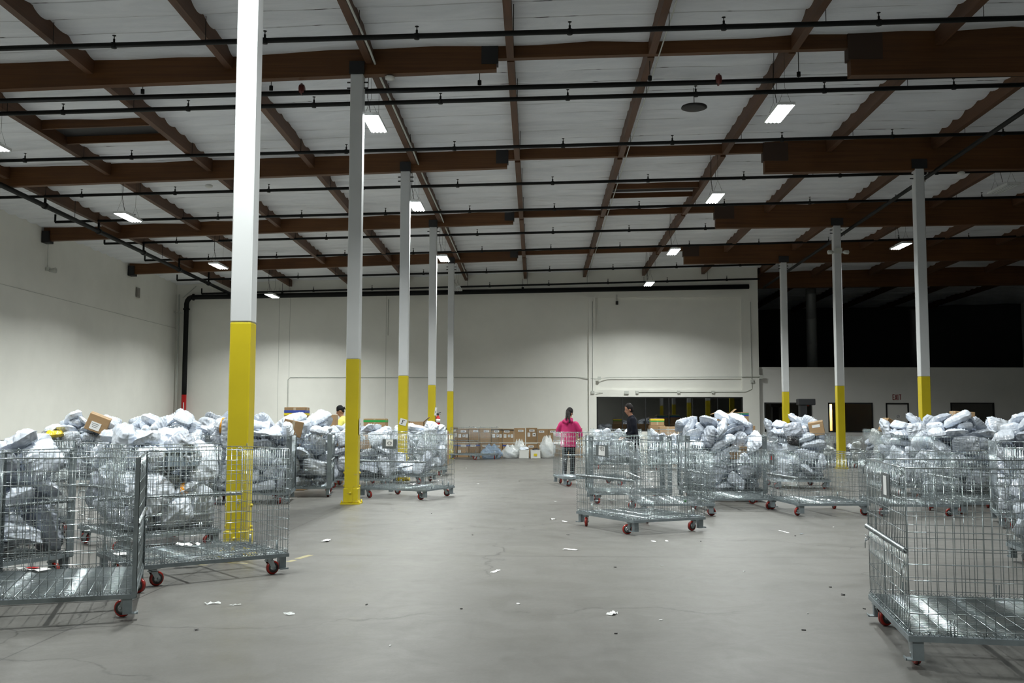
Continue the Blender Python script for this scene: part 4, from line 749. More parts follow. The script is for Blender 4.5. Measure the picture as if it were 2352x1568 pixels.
[(3,0.187,0.324,0.297,0.987,0.151,-0.037,-0.031),(0,-0.44,-0.114,0.303,0.73,0.002,0.016,-0.684),(3,0.248,0.047,0.352,0.748,0.162,0.097,-0.637),(5,-0.329,-0.376,0.419,0.732,0.293,0.087,0.609),(5,0.526,-0.425,0.353,0.485,0.299,0.477,-0.669),(1,-0.04,-0.21,0.285,0.842,0.087,-0.006,-0.532),(3,-0.466,0.262,0.372,0.728,-0.132,0.185,0.647),(8,0.302,0.002,0.518,0.545,-0.024,-0.114,0.83),(7,0.217,-0.362,0.409,0.963,0.111,-0.083,-0.231),(1,-0.142,-0.361,0.508,0.024,-0.285,-0.011,-0.958),(9,0.051,-0.33,0.595,0.426,-0.356,-0.08,-0.828),(5,-0.332,-0.098,0.536,0.785,0.067,0.603,-0.124),(1,0.184,0.382,0.524,0.029,0.153,-0.246,-0.957),(1,-0.55,-0.293,0.562,0.8,0.283,-0.432,-0.305),(8,0.542,-0.324,0.601,0.6,-0.353,0.18,0.695),(4,0.559,0.413,0.307,0.357,-0.089,0.927,0.072),(2,-0.121,0.173,0.417,0.68,0.03,0.057,0.73),(9,0.261,-0.328,0.68,0.712,-0.269,0.07,-0.645),(0,0.559,0.159,0.46,0.572,-0.469,0.584,-0.334),(1,0.34,-0.093,0.729,0.09,0.097,0.917,-0.378),(1,0.495,-0.319,0.817,0.059,0.549,-0.703,0.449),(2,-0.066,-0.075,0.469,0.915,0.384,0.046,0.11),(9,-0.176,0.424,0.478,0.463,-0.377,0.488,0.637),(6,-0.093,-0.21,0.796,0.883,-0.264,-0.332,-0.201),(2,0.597,0.03,0.797,0.21,-0.784,-0.08,0.579),(0,-0.482,0.247,0.603,0.111,-0.704,0.673,-0.201),(9,0.472,0.366,0.756,0.445,0.053,-0.412,-0.794),(2,0.129,0.404,0.704,0.908,0.318,-0.253,-0.1),(0,-0.562,-0.086,0.9,0.725,0.035,0.623,0.29),(3,0.215,0.073,0.756,0.1,-0.17,0.39,0.899),(1,-0.339,-0.004,0.848,0.754,0.177,0.404,0.487),(1,-0.096,0.272,0.671,0.369,-0.76,-0.474,-0.245),(8,0.339,-0.203,0.952,0.343,-0.917,-0.195,-0.063),(1,0.282,0.338,0.951,0.499,-0.624,0.598,-0.06),(1,-0.295,-0.41,0.827,0.537,-0.688,0.454,0.177),(2,0.096,0.188,0.856,0.471,0.623,-0.424,0.458),(5,-0.149,0.088,0.825,0.329,-0.564,0.169,-0.738),(9,-0.519,0.364,0.792,0.02,-0.941,0.122,-0.314),(3,-0.206,0.238,0.999,0.693,-0.104,0.138,0.7)]]
KEEP = [{'N2':[0,7,10,11,13,23,28,31,34,35,37],'L3':[2,3,4,6,9,16,18,20,22,23,24,25,27,32,33,35,36,37,38,39,43,44,46,48,51],'K2':[1,2,4,5,9,11,13,14,17,20,21,29,31,33,34,36,37,41,44,46,47,48,49,50,51,52,55,56,58,59,61,62,64],'R2':[1,3,6,7,8,15,19,21,23,24,25,27,28,29,32,35,38,39,40,43,45,49,57,58,62,64],'R3':[1,7,21,23,24,25,29,32,39,43,49,58,62],'I':[1,3,7,21,23,24,25,29,32,39,43,45,49,57,58,59,62],'H':[0,3,5,7,10,12,19,21,22,32,36,38,43,48,49,50,52,54,56,57,58,59,61,63],'Q':[2,4,5,6,7,16,18,22,23,29,32,36,38,43,48,49,50,54,55,56,57,60,61,63],'R1':[3,5,7,12,17,19,22,32,38,43,48,50,54,56,61,63],'B1':[6,15,19,25,27,28,32,35,38,39,40,43,45,54,57,61,62,63,64],'B4':[25,29,43,46,49,50,51,56,57,58,59,61,62,64],'J':[0,2,7,10,11,13,19,23,27,28,34,35,36,37,39,46],'J2':[3,4,9,16,20,24,25,39,44,46,48,50,51],'L1':[4,8,14,17],'R4':[6,25,28,37],'P2':[1,6,13,25,28,37],'B3':[50,54],'M2':[2,4,5,8,15,18,21,22],'W4':[1,10,13,23,28,34],'P1':[3,4,5,9,14],'W3':[0,2,10,13,19,27,31,36,38],'B2':[54]},{'J2':[1,6,12,15,17,23,29,30,32,35,37,38,40,43,45],'J':[14,17,21,22,25,26,29,31,38,41,44,47],'B1':[3,7,8,10,13,20,23,26,30,34,37,46,49,52,53,58,59],'B4':[5,11,21,24,37,42,44,45,47,48,52,55],'L3':[0,5,8,30,40,47,50],'R2':[0,4,10,11,20,22,30,46,53,54,55,60,61,63],'Q':[0,3,12,17,19,21,30,31,34,45,59],'K2':[0,18,22,28,30,42,45,57,63],'W3':[6,7,8,11,20,21,22,24,26,28,29,42,45,49],'W4':[3,4,5,6,8,9,14,17,20,25,30,35,37],'P1':[1,2,6,7,8,10,11,13,18,21,22,25],'R1':[0,2,18,21,31,51,52,57,59,60],'I':[6,8,13,20,27,35,40,42,63],'R3':[3,8,35,38,40,42,45,46,54,57,61,63,64],'H':[1,2,6,8,11,13,15,17,18,27,29,31,39,41,44,51,60],'N2':[3,19,20,21,22,24,25,26,27,36,39,41,47,49],'P2':[3,5,9,10,11,23,30,34],'L1':[9,10,20,28],'B3':[61,63],'B2':[36,55,56,61],'R4':[1,2,3,5,7,8,9,10,11,13,17,19,21,23,30,32,33,34,35,38]}]
ALLBAGS = []; PILE = []
def screen(p):
    d = Vector(p) - Vector((0, 0, CAM_H)); z = d.dot(CF); return (1176 + 2287 * d.dot(CR) / z, 784 - 2287 * d.dot(CU) / z)
def fill(key, c, s, flip=0, zmax=9, zadd=0, short=0, words='', gm=.12, seed=0, mats=None, zlift=None):
    rr = random.Random(seed * 7 + 3); a0 = c.rotation_euler.z; made = []
    for bi, (v, x, y, z, qw, qx, qy, qz) in enumerate(SIM[s]):
        m_ = BAGG if rr.random() < gm else BAGW
        if mats: m_ = mats[rr.randrange(len(mats))]
        if z > zmax: continue
        kp = KEEP is None or bi in KEEP[0].get(key, []); st = KEEP is not None and bi in KEEP[1].get(key, [])
        if not (kp or st): continue
        q = Quaternion((qw, qx, qy, qz)); p = Vector((x, y, z + zadd))
        if flip & 1: p.x, p.y = -p.x, -p.y; q = Quaternion((0, 0, 1), PI) @ q
        q = Quaternion((0, 0, 1), a0) @ q; p = Matrix.Rotation(a0, 3, 'Z') @ p
        if st:
            PILE.append((v, m_, Matrix.Translation((p.x + c.location.x, p.y + c.location.y, p.z)) @ q.to_matrix().to_4x4())); continue
        o = bpy.data.objects.new('mailer_bag', bag_mesh(v, m_)); COL.objects.link(o); o.rotation_mode = 'QUATERNION'; o.rotation_quaternion = q
        o.location = (p.x + c.location.x, p.y + c.location.y, p.z); o['bk'] = '%s:%d' % (key, bi); made.append((o, z + zadd, m_))
    H = .93 if short else 1.146; gnm = {'white poly mailer': 'white', 'grey poly mailer': 'grey', 'clear plastic film': 'clear', 'black plastic': 'black'}
    if not made: return
    sx_ = sorted(screen(o.location)[0] for o, z, m_ in made); n3 = len(sx_)
    def third(o):
        x = screen(o.location)[0]; return 'left' if x < sx_[n3 // 3] else ('middle' if x < sx_[(2 * n3) // 3] else 'right')
    for o, z, m_ in made:
        v = int(SIM[s][int(o['bk'].split(':')[1])][0]); size = {0: 'large', 3: 'flat', 6: 'plump', 4: 'small', 7: 'thin', 5: 'boxy', 2: 'square', 8: 'long', 9: 'rounded'}.get(v, 'medium')
        lev = 'heaped on the %s' if z > H - .06 else ('behind the mesh high %s in the' if z > .72 else ('behind the mesh halfway %s in the' if z > .45 else 'at the bottom %s of the'))
        if z > H - .06: tag(o, '%s %s parcel atop the %s of the %s' % (size, gnm[m_.name], third(o), words), 'parcel bag', 'parcels heaped on the ' + words)
        else: tag(o, '%s %s parcel %s %s' % (size, gnm[m_.name], (lev % third(o)).replace('behind the mesh ', ''), words), 'parcel bag', 'parcels inside the ' + words)
    vis = [(screen(o.location), o, m_) for o, z, m_ in made if z > H - .06]
    if len(vis) > 2:
        done = set()
        for nm, kf in (('topmost', lambda e: e[0][1]), ('leftmost', lambda e: e[0][0]), ('rightmost', lambda e: -e[0][0])):
            e = min(vis, key=kf)
            if e[1].name in done: continue
            done.add(e[1].name); e[1]['label'] = '%s %s parcel heaped on the %s' % (nm, gnm[e[2].name], words)
    ALLBAGS.extend(made)
FILLS = [('B1', C_B1, 2, 0, 'back row cart with the tilted box'), ('B2', C_B2, 1, 1, 'second back row cart'), ('B3', C_B3, 1, 0, 'third back row cart'), ('B4', C_B4, 2, 1, 'fourth back row cart'),
         ('H', C_H, 1, 0, 'cart just behind the nearest column'), ('I', C_I, 2, 0, 'end on cart by the second column'), ('J', C_J, 0, 1, 'cart behind the second column'), ('J2', C_J2, 0, 0, 'cart beyond the letter F'),
         ('L3', C_L3, 0, 0, 'cart by the nearest column foot'), ('L1', C_L1, 3, 0, 'far left cart of clear bags'), ('N2', C_N2, 0, 1, 'cart behind the left edge cart'),
         ('K2', C_K2, 2, 1, 'big heap right of the man'), ('Q', C_Q, 1, 1, 'cart with the box on its corner'), ('W3', C_W3, 0, 1, 'far cart left of the man'), ('W4', C_W4, 3, 0, 'far cart right of the man'),
         ('R1', C_R1, 1, 1, 'cart by the thick right column'), ('R2', C_R2, 2, 0, 'middle cart of the right heap'), ('R3', C_R3, 2, 0, 'right edge cart'), ('R4', C_R4, 3, 0, 'corner cart at the right edge')]
for k, (key, c, s, fl_, wd_) in enumerate(FILLS):
    fill(key, c, s, fl_, words=wd_, seed=k, zmax={'W4': .9, 'W3': 1.05}.get(key, 9), mats=[BAGC, BAGW, BAGC] if key in ('L1',) else None, gm=.3 if key in ('K2', 'H') else .12)
fill('M2', C_M2, 3, 0, zmax=.48, words='half filled cart around the F column', seed=40, gm=.5)
fill('P3', C_P3, 3, 1, zmax=.9, words='far cart left of the thick right column', seed=42, mats=[BAGC, BAGG])
fill('P2', C_P2, 3, 0, zmax=.9, words='far cart under the tipped box', seed=43, mats=[BAGC, BAGG, BAGK])
fill('P1', C_P1, 3, 0, zmax=.65, words='far low cart before the bronze window', seed=44, mats=[BAGC, BAGG, BAGK], short=1)

_by = {}
for o, z, m_ in ALLBAGS: _by.setdefault(o['label'], []).append(o)
for lb, os_ in _by.items():
    if 1 < len(os_) <= 3:
        os_.sort(key=lambda o: screen(o.location)[1])
        for nm, o in zip(('upper', 'lower') if len(os_) == 2 else ('upper', 'central', 'lower'), os_): o['label'] = nm + ' ' + lb
if PILE:
    mb = MB(); slots = []; mi = []
    for v, m_, M4 in PILE:
        me = bag_mesh(v, m_); mb.add([tuple(M4 @ q.co) for q in me.vertices], [tuple(f.vertices) for f in me.polygons], True)
        if m_ not in slots: slots.append(m_)
        mi += [slots.index(m_)] * len(me.polygons)
    me = bpy.data.meshes.new('parcel_pile'); me.from_pydata(mb.v, [], mb.f); me.polygons.foreach_set('use_smooth', [True] * len(mb.f))
    for m_ in slots: me.materials.append(m_)
    me.polygons.foreach_set('material_index', mi); me.update()
    tag(inst(me, 'parcel_pile'), 'remaining parcels only glimpsed between the others deep in the carts', 'parcel pile', None, 'stuff')

# ================================================================ cardboard boxes
def carton(name, label, loc, dim, rz=0, tilt=(0, 0), card=None, tape=True, labels=(), bands=(), open_=False, group=None, cat='box'):
    """labels: (face, u, v, w, h) front face stickers; bands: (material, z from top, height)"""
    t = thing(name, label, cat, loc, 0, group); t.rotation_euler = (R(tilt[0]), R(tilt[1]), rz); w_, d_, h_ = dim; card = card or CARD
    m_ = MB()
    if open_:
        th = .008; m_.b2((-w_ / 2, -d_ / 2, 0), (w_ / 2, d_ / 2, th)).b2((-w_ / 2, -d_ / 2, 0), (w_ / 2, -d_ / 2 + th, h_)).b2((-w_ / 2, d_ / 2 - th, 0), (w_ / 2, d_ / 2, h_)).b2((-w_ / 2, -d_ / 2, 0), (-w_ / 2 + th, d_ / 2, h_)).b2((w_ / 2 - th, -d_ / 2, 0), (w_ / 2, d_ / 2, h_))
        m_.build('carton_body', card, t)
        for (c_, s_, ry_, rx_) in (((w_ / 2 + .07, 0, h_ + .06), (.2, d_ * .96, .006), R(-40), 0), ((-w_ / 2 - .08, 0, h_ - .02), (.18, d_ * .96, .006), R(-20), 0)):
            MB().box(c_, s_, ry=ry_, rx=rx_).build('carton_flap', card, t)
    else:
        m_.box((0, 0, h_ / 2), (w_, d_, h_), bev=.006).build('carton_body', card, t)
        if tape: MB().box((0, 0, h_ + .0015), (w_ * .99, .06, .003)).box((w_ / 2 + .001, 0, h_ - .05), (.003, .06, .1)).box((-w_ / 2 - .001, 0, h_ - .05), (.003, .06, .1)).box((0, -d_ / 2 - .001, h_ * .5), (.05, .002, h_ * .96) if labels == () else (.002, .001, .002)).build('packing_tape', TAPE, t)
    for (mt_, z0, bh) in bands: MB().box((0, 0, h_ - z0 - bh / 2), (w_ + .006, d_ + .006, bh)).build('tape_band', mt_, t)
    for (u, v, lw, lh, kd) in labels:
        y_ = -d_ / 2 - .004
        l_ = MB().box((u, y_, v), (lw, .003, lh)).build('shipping_label', PAPER, t)
        if kd == 'bar':
            b = MB(); rr = random.Random(int(u * 100) + int(v * 10)); x = u - lw * .32
            while x < u + lw * .32:
                ww = rr.choice((.006, .010, .015)); b.box((x, y_ - .002, v), (ww, .001, lh * .5)); x += ww + rr.choice((.006, .010))
            b.build('barcode', INK, l_)
        elif kd == 'txt':
            b = MB()
            for q in range(3): b.box((u - lw * .05, y_ - .002, v + lh * (.28 - .22 * q)), (lw * (.7 - .12 * q), .001, lh * .05))
            b.build('print', INK, l_)
        elif kd == 'mark': MB().box((u, y_ - .002, v), (lw * .45, .001, lh * .35), ry=.5).build('print', INK, l_)
    return t
# wall of boxes under the back wall
G_ = 'stacked brown cartons along the back wall'; rr = random.Random(4)
specials = {(5, 1): 'with black and white striped tape behind the white crate', (6, 1): 'with striped tape and four stickers behind the tall clear bag', (6, 0): 'with a blue band behind the white crates', (8, 1): 'with a red edged sticker left of the woman', (1, 1): 'with striped tape and white stickers behind the distant cart',
            (2, 1): 'with a row of white stickers behind the distant cart', (3, 1): 'plain with one barcode label, fourth of the top row', (4, 1): 'with two yellow corner tapes', (9, 1): 'partly hidden at the woman’s elbow'.replace('’', ' ').replace('woman s', 'pink jacket')}
for col in range(13):
    x = -3.62 + col * .428 + (.03 if col > 7 else 0)
    for row in (0, 1):
        if col == 0 and row == 1: pass
        hh = .53 + rr.uniform(-.02, .02); lab = [(rr.uniform(-.06, .06), hh - .10, .20, .075, 'bar')]
        if row == 1 and col in (1, 2, 5, 6): lab += [(-.12, hh - .27, .10, .13, 'txt'), (.03, hh - .27, .085, .10, 'mark'), (.14, hh - .27, .09, .13, 'txt')]
        if (col, row) == (8, 1): lab += [(-.10, hh - .25, .10, .15, 'txt'), (.10, hh - .25, .12, .13, 'mark')]
        if row == 0 and col in (0, 1, 2): lab += [(-.14, .22, .12, .11, 'txt')]
        bands = []
        if (col, row) in ((1, 1), (5, 1), (6, 1), (0, 0)): bands = [(STRIPE, .03, .035)]
        if row == 0 and col in (1, 2, 3, 6): bands = [(BLUET, .06, .05)]
        ordn = ['first', 'second', 'third', 'fourth', 'fifth', 'sixth', 'seventh', 'eighth', 'ninth', 'tenth', 'eleventh', 'twelfth', 'thirteenth'][col]
        lb = 'brown carton %s' % specials[(col, row)] if (col, row) in specials else 'brown carton in the %s row by the back wall, %s from the left' % ('top' if row else 'bottom', ordn)
        carton('carton', lb, (x, 38.05 + rr.uniform(-.03, .03), row * .56 + .002), (.415, .42, hh), rz=rr.uniform(-.03, .03), labels=lab, bands=bands, card=CARD if rr.random() < .6 else CARD2, group=G_)
for k, x in enumerate((-3.95, -1.75, .1, 1.75)):
    MB()
# tall gaylord left of the farthest column, green taped crate behind etc
carton('carton', 'tall brown carton standing left of the farthest yellow column', (-2.92, 31.2, .002), (.36, .5, 1.06), labels=[(-.12, .85, .10, .2, 'txt')], card=CARD2)
def stack(name, x, y, n, w_, d_, h_, lab, card=CARD2):
    for i in range(n): carton('carton', '%s, %s' % (lab, ['lowest', 'middle', 'upper', 'topmost'][i if n > 3 or i < n - 1 else 3] + ' of its stack'), (x, y, .002 + i * (h_ + .003)), (w_, d_, h_), card=card, group='carton stacks right of the man', tape=True)
stack('carton', 4.22, 32.3, 3, .52, .5, .40, 'light brown carton right of the man')
stack('carton', 4.80, 32.4, 3, .56, .5, .41, 'brown carton with dark straps', CARD)
stack('carton', 5.42, 32.3, 3, .56, .5, .405, 'light brown carton left of the parcel heap')
for x in (4.80,):
    small('box_strap', MB().box((0, -.252, .0), (.54, .004, .03)).box((-.18, -.255, 0), (.05, .006, .05)).box((.18, -.255, 0), (.05, .006, .05)), BLACK, 'black strap with square clips across the top carton of its stack', 'strap', (x, 32.395, 1.15))
carton('carton', 'light brown carton with yellow and green tape behind the man', (4.0, 33.2, 1.245), (.44, .4, .22), bands=[(YTAPE, .01, .05), (GREENT, .07, .03)], card=CARD2)
small('pallet_box', MB().box((0, 0, .62), (.5, .5, 1.23), bev=.01), CARD, 'tall plain carton under the yellow taped carton', 'box', (4.0, 33.2, .002))
small('pallet_box', MB().box((0, 0, .62), (1.5, .8, 1.23), bev=.01), CARD, 'wide brown bulk carton carrying the open taped cartons', 'box', (6.45, 33.4, .002))
carton('carton', 'open brown carton with one raised flap and green and blue tape', (6.2, 33.2, 1.242), (.50, .42, .42), bands=[(TEAL, .03, .05), (BLUET, .085, .04)], open_=True, labels=[(-.08, .2, .09, .13, 'txt'), (.05, .33, .08, .08, 'plain')])
carton('carton', 'brown carton with green and blue tape beside the open one', (6.78, 33.3, 1.242), (.46, .42, .44), bands=[(TEAL, .03, .05), (BLUET, .085, .04)])
# boxes among the parcels
carton('carton', 'tilted brown carton with a white label on the back left heap', (-9.12, 20.45, 1.17), (.42, .30, .34), tilt=(8, 22), rz=.35, labels=[(-.02, .12, .2, .16, 'txt')], card=CARD2)
carton('carton', 'brown carton wedged in the heap beside the second column', (-4.42, 17.95, 1.12), (.34, .30, .28), tilt=(0, 12), rz=.2)
carton('carton', 'brown carton with blue and yellow tape at the back of the heap', (-4.85, 20.15, 1.30), (.42, .40, .36), bands=[(BLUET, .06, .05), (YTAPE, .12, .04)])
small('pallet_box', MB().box((0, 0, .648), (.44, .44, 1.296), bev=.01), CARD, 'tall plain carton behind the heap carrying the taped carton', 'box', (-4.85, 20.15, .002))
carton('carton', 'plain brown carton peeking up left of the man in the cap', (-4.55, 22.1, 1.1), (.25, .3, .42), card=CARD2)
small('pallet_box', MB().box((0, 0, .547), (.5, .5, 1.095), bev=.01), CARD, 'plain carton on the floor behind the loaded cart', 'box', (-4.55, 22.1, .002))
carton('carton', 'brown carton inside the loaded cart behind the second column', (-3.75, 20.95, .80), (.62, .34, .30), labels=[])
carton('carton', 'brown carton with a bright green tape band', (-4.55, 28.3, 1.18), (.62, .5, .26), bands=[(GREENT, .04, .06)], card=CARD2)
small('pallet_box', MB().box((0, 0, .587), (.7, .7, 1.175), bev=.01), CARD, 'bulk carton under the green banded carton', 'box', (-4.55, 28.3, .002))
carton('carton', 'open brown carton right of the letter F column', (-3.38, 28.3, 1.10), (.42, .4, .26), open_=True, card=CARD2)
small('pallet_box', MB().box((0, 0, .547), (.6, .6, 1.095), bev=.01), CARD, 'bulk carton under the open carton right of the letter F', 'box', (-3.38, 28.3, .002))
carton('carton', 'small brown carton on the corner of the heaped cart by the right columns', (5.92, 21.15, 1.12), (.30, .26, .28), tilt=(6, -10), rz=-.3, labels=[(.0, .2, .16, .06, 'plain')], card=CARD2)
carton('carton', 'brown carton tipped over on the far cart before the exit door', (10.75, 30.85, 1.02), (.50, .36, .42), tilt=(0, 25), rz=.2, labels=[(-.08, .25, .06, .14, 'plain')])
carton('carton', 'flat brown carton on top of the right edge heap', (7.45, 17.65, 1.50), (.34, .26, .08), tilt=(0, 3), card=CARD2)
carton('carton', 'brown carton seen through the mesh under the big heap', (3.55, 17.75, .74), (.30, .22, .22), card=CARD)
# yellow bag and blue grey bins
def bin_(label, loc, rz, dim=(.42, .3, .2)):
    w_, d_, h_ = dim; t = thing('plastic_bin', label, 'bin', loc, rz)
    th = .012; MB().b2((-w_ / 2, -d_ / 2, 0), (w_ / 2, d_ / 2, th)).b2((-w_ / 2, -d_ / 2, 0), (w_ / 2, -d_ / 2 + th, h_)).b2((-w_ / 2, d_ / 2 - th, 0), (w_ / 2, d_ / 2, h_)).b2((-w_ / 2, -d_ / 2, 0), (-w_ / 2 + th, d_ / 2, h_)).b2((w_ / 2 - th, -d_ / 2, 0), (w_ / 2, d_ / 2, h_)).build('bin_body', GREYBOX, t)
    r_ = MB()
    for k in range(6):
        x = -w_ / 2 + w_ * (k + .5) / 6; r_.box((x, -d_ / 2 - .004, h_ / 2), (.008, .01, h_)).box((x, d_ / 2 + .004, h_ / 2), (.008, .01, h_))
    r_.box((0, -d_ / 2 - .006, h_ - .01), (w_ + .02, .014, .02)).box((0, d_ / 2 + .006, h_ - .01), (w_ + .02, .014, .02)).build('bin_ribs', GREYBOX, t); return t
bin_('blue grey ribbed bin hooked inside the cart near the nearest column', (-3.98, 11.02, .90), R(43), (.38, .28, .17))
# orange taped parcel and other marked ones
def special_bag(v, m_, label, loc, rot, band=None, cat='parcel bag', nm='mailer_bag'):
    o = bpy.data.objects.new(nm, bag_mesh(v, m_)); COL.objects.link(o); o.location = loc; o.rotation_euler = rot; tag(o, label, cat)
    if band:
        a, b, h, k, sd = BAGV[v]; mb = MB(); N = 24
        for (u0, tw) in band[1:]:
            vs_ = []; 
            for i in range(N):
                t_ = 2 * PI * i / N
                for s_ in (-.03, .03): vs_.append((u0 * a + s_ + tw * math.cos(t_) * .05, b * .93 * math.cos(t_), (h * 1.13) * math.sin(t_)))
            mb.add(vs_, [(2 * i, 2 * i + 1, (2 * i + 3) % (2 * N), (2 * i + 2) % (2 * N)) for i in range(N)], True)
        mb.build('tape_wrap', band[0], o)
    return o
special_bag(6, BAGW, 'white parcel wrapped with orange tape beside the nearest yellow column', (-5.22, 16.85, 1.30), (.2, .1, .4), (BAGO, (-.35, 1), (.3, -1)))
special_bag(4, BAGW, 'small white parcel with orange tape inside the cart near the nearest column', (-3.90, 11.08, .66), (.1, -.5, .5), (BAGO, (0, 1)))
special_bag(2, mat('yellow poly mailer', (.68, .5, .03), .3), 'small yellow parcel under the back left heap', (-9.93, 20.40, 1.10), (.1, 0, .2))
special_bag(2, bpy.data.materials['yellow poly mailer'], 'yellow bag under the tipped carton on the far cart', (10.75, 30.75, .95), (.2, .1, .2))
special_bag(4, BAGK, 'small black parcel with a white label in the cart by the right columns', (5.35, 20.95, 1.00), (1.1, .2, .2))
# big clear sacks
def sack(label, loc, r_, h_, m_=None, seed=1, rz=0):
    rs2 = random.Random(seed); mb = MB(); n = 28; rows = 16; vs_ = []
    for i in range(rows + 1):
        f_ = i / rows; z = h_ * f_; rad = r_ * (.82 + .30 * math.sin(PI * min(1, f_ * 1.35)) ** .8) * (1 if f_ < .72 else 1 - .5 * (f_ - .72) / .28)
        for k in range(n):
            a = 2 * PI * k / n; q = rad * (1 + .07 * math.sin(5 * a + i * .7 + seed) + .05 * math.sin(11 * a - i * 1.3) + rs2.uniform(-.03, .03)); zz = z + (.05 * math.sin(4 * a + seed) if f_ > .8 else 0)
            vs_.append((q * math.cos(a), q * .8 * math.sin(a), max(.0, zz)))
    fs_ = [(i * n + k, i * n + (k + 1) % n, (i + 1) * n + (k + 1) % n, (i + 1) * n + k) for i in range(rows) for k in range(n)] + [tuple(range(n - 1, -1, -1))]
    mb.add(vs_, fs_, True); o = mb.build('clear_sack', m_ or BAGC, None, loc, rz); tag(o, label, 'bag'); return o
sack('tall clear plastic sack of waste standing against the boxes', (.42, 37.2, .002), .26, .80, BAGC, 3)
sack('squat clear sack of crumpled waste right of the distant cart', (-.95, 37.05, .002), .30, .46, BAGC, 5)
sack('clear sack leaning behind the first white crate', (-.62, 37.45, .002), .22, .66, BAGC, 8)
sack('loose blue and clear plastic film hanging over the distant cart', (-1.62, 36.55, .002), .34, .50, m_film('blue clear film', (.35, .5, .68), .6), 11)
for k, (x, y, z, v, rt) in enumerate(((.36, 37.2, .35, 5, (.3, .2, .1)), (.46, 37.2, .16, 4, (.1, .6, .4)), (-.98, 37.0, .15, 5, (.3, .2, .9)), (-.9, 37.05, .3, 4, (.5, .1, .2)))):
    special_bag(v, BAGW, ['crumpled white packing inside the tall clear sack, upper piece', 'crumpled white packing inside the tall clear sack, lower piece', 'white packing at the bottom of the squat clear sack', 'white packing near the top of the squat clear sack'][k], (x, y, z), rt, cat='packing', nm='crumpled_packing')
def crate(label, loc, rz, h_=.30):
    t = thing('plastic_crate', label, 'crate', loc, rz); w_, d_, th = .36, .30, .012
    mb = MB().b2((-w_ / 2, -d_ / 2, 0), (w_ / 2, d_ / 2, th))
    for (x0, y0, x1, y1) in ((-w_ / 2, -d_ / 2, w_ / 2, -d_ / 2 + th), (-w_ / 2, d_ / 2 - th, w_ / 2, d_ / 2), (-w_ / 2, -d_ / 2, -w_ / 2 + th, d_ / 2), (w_ / 2 - th, -d_ / 2, w_ / 2, d_ / 2)): mb.b2((x0, y0, 0), (x1, y1, h_))
    mb.build('crate_body', CRATE, t); MB().tube([(-w_ / 2, -d_ / 2, h_), (w_ / 2, -d_ / 2, h_), (w_ / 2, d_ / 2, h_), (-w_ / 2, d_ / 2, h_)], .012, 6, closed=True).build('crate_rim', CRATE, t); return t
crate('white plastic crate with a yellow mark left of the tall clear sack', (-.02, 37.0, .002), .05); crate('white speckled crate under the clear sack', (-.44, 37.0, .002), -.03)
small('crate_note', MB().box((0, 0, .13), (.12, .003, .09)), YTAPE, 'small yellow mark on the front of the white crate', 'note', (-.02, 36.835, .002))
special_bag(4, BAGK, 'black bag lying in the white crate', (.0, 37.0, .31), (.1, .1, .2), cat='bag', nm='black_bag'); special_bag(2, BAGW, 'white crumpled bag lying on the speckled crate', (-.44, 37.0, .34), (.1, -.1, .3), cat='bag', nm='white_bag')

# scanner gantry in front of the office
t = thing('scanning_gantry', 'dark grey boxy scanner arm on a post before the office windows', 'machine', (10.35, 39.0, 0))
MB().box((0, 0, 1.0), (.26, .3, 2.0)).box((0, 0, .03), (.6, .6, .06)).build('post', mat('dark machine grey', (.035, .038, .042), .5), t)
MB().box((.12, -.02, 2.13), (.66, .36, .24), bev=.02).build('scanner_head', bpy.data.materials['dark machine grey'], t)
MB().box((.18, -.03, 1.99), (.1, .1, .04)).build('indicator', mat('dim red lens', (.35, .04, .01), .3), t); MB().box((-.05, -.16, 1.45), (.14, .02, .2)).build('control_box', BLACK, t)
# signs and extinguisher
t = thing('paper_sign', 'tilted white paper sign with a black letter F hung on the third column', 'sign', (XL + .125, D1 + 2 * BAY - .012, 1.36), 0); t.rotation_euler = (0, R(16), 0)
MB().box((0, 0, 0), (.165, .003, .15)).build('paper_sheet', PAPER, t)
f_ = strokes([(-.02, -.045, -.02, .045), (-.02, .042, .035, .042), (-.02, .003, .018, .003), (-.038, -.045, .0, -.045)], .011, .003); o = f_.build('letter_f', INK, t); o.location = (0, -.003, 0)
o = MB().box((-.017, -.003, 0), (.018, .002, .09)).build('letter_stem', INK, t)
t = thing('paper_sign', 'curled white paper sheet taped to the right side of the second column', 'sign', (XL + .228, D1 + BAY + .10, 1.30))
MB().box((.008, 0, 0), (.003, .17, .27), rz=.06).build('paper_sheet', PAPER, t); strokes([(0, -.08, 0, -.02), (0, -.02, .04, -.05), (0, .03, .05, .05)], .012, .003).build('handwriting', INK, t, (.012, 0, 0), PI / 2)
t = thing('paper_sign', 'white paper sign with a black letter above the fire extinguisher', 'sign', (XL + .235, D1 + 3 * BAY + .02, 1.66)); MB().box((0, 0, 0), (.06, .05, .24), ry=.1).build('paper_sheet', PAPER, t)
strokes([(-.01, -.04, .01, .02)], .012, .003).build('letter', INK, t, (0, -.028, 0))
t = thing('fire_extinguisher', 'red fire extinguisher hanging on the fourth yellow column', 'extinguisher', (XL + .30, D1 + 3 * BAY + .06, 1.16))
MB().lathe([(.05, 0), (.065, .02), (.065, .30), (.05, .34), (.02, .37), (.02, .40)], 'Z', (0, 0, 0), 18).build('cylinder', REDP, t)
MB().lathe([(.025, .39), (.025, .43)], 'Z', (0, 0, 0), 12).box((.02, 0, .45), (.14, .02, .018), ry=-.3).box((.03, 0, .42), (.10, .02, .012)).tube([(-.02, 0, .41), (-.08, 0, .40), (-.085, 0, .2), (-.07, 0, .06)], .011, 6).build('handle_and_hose', BLACK, t)
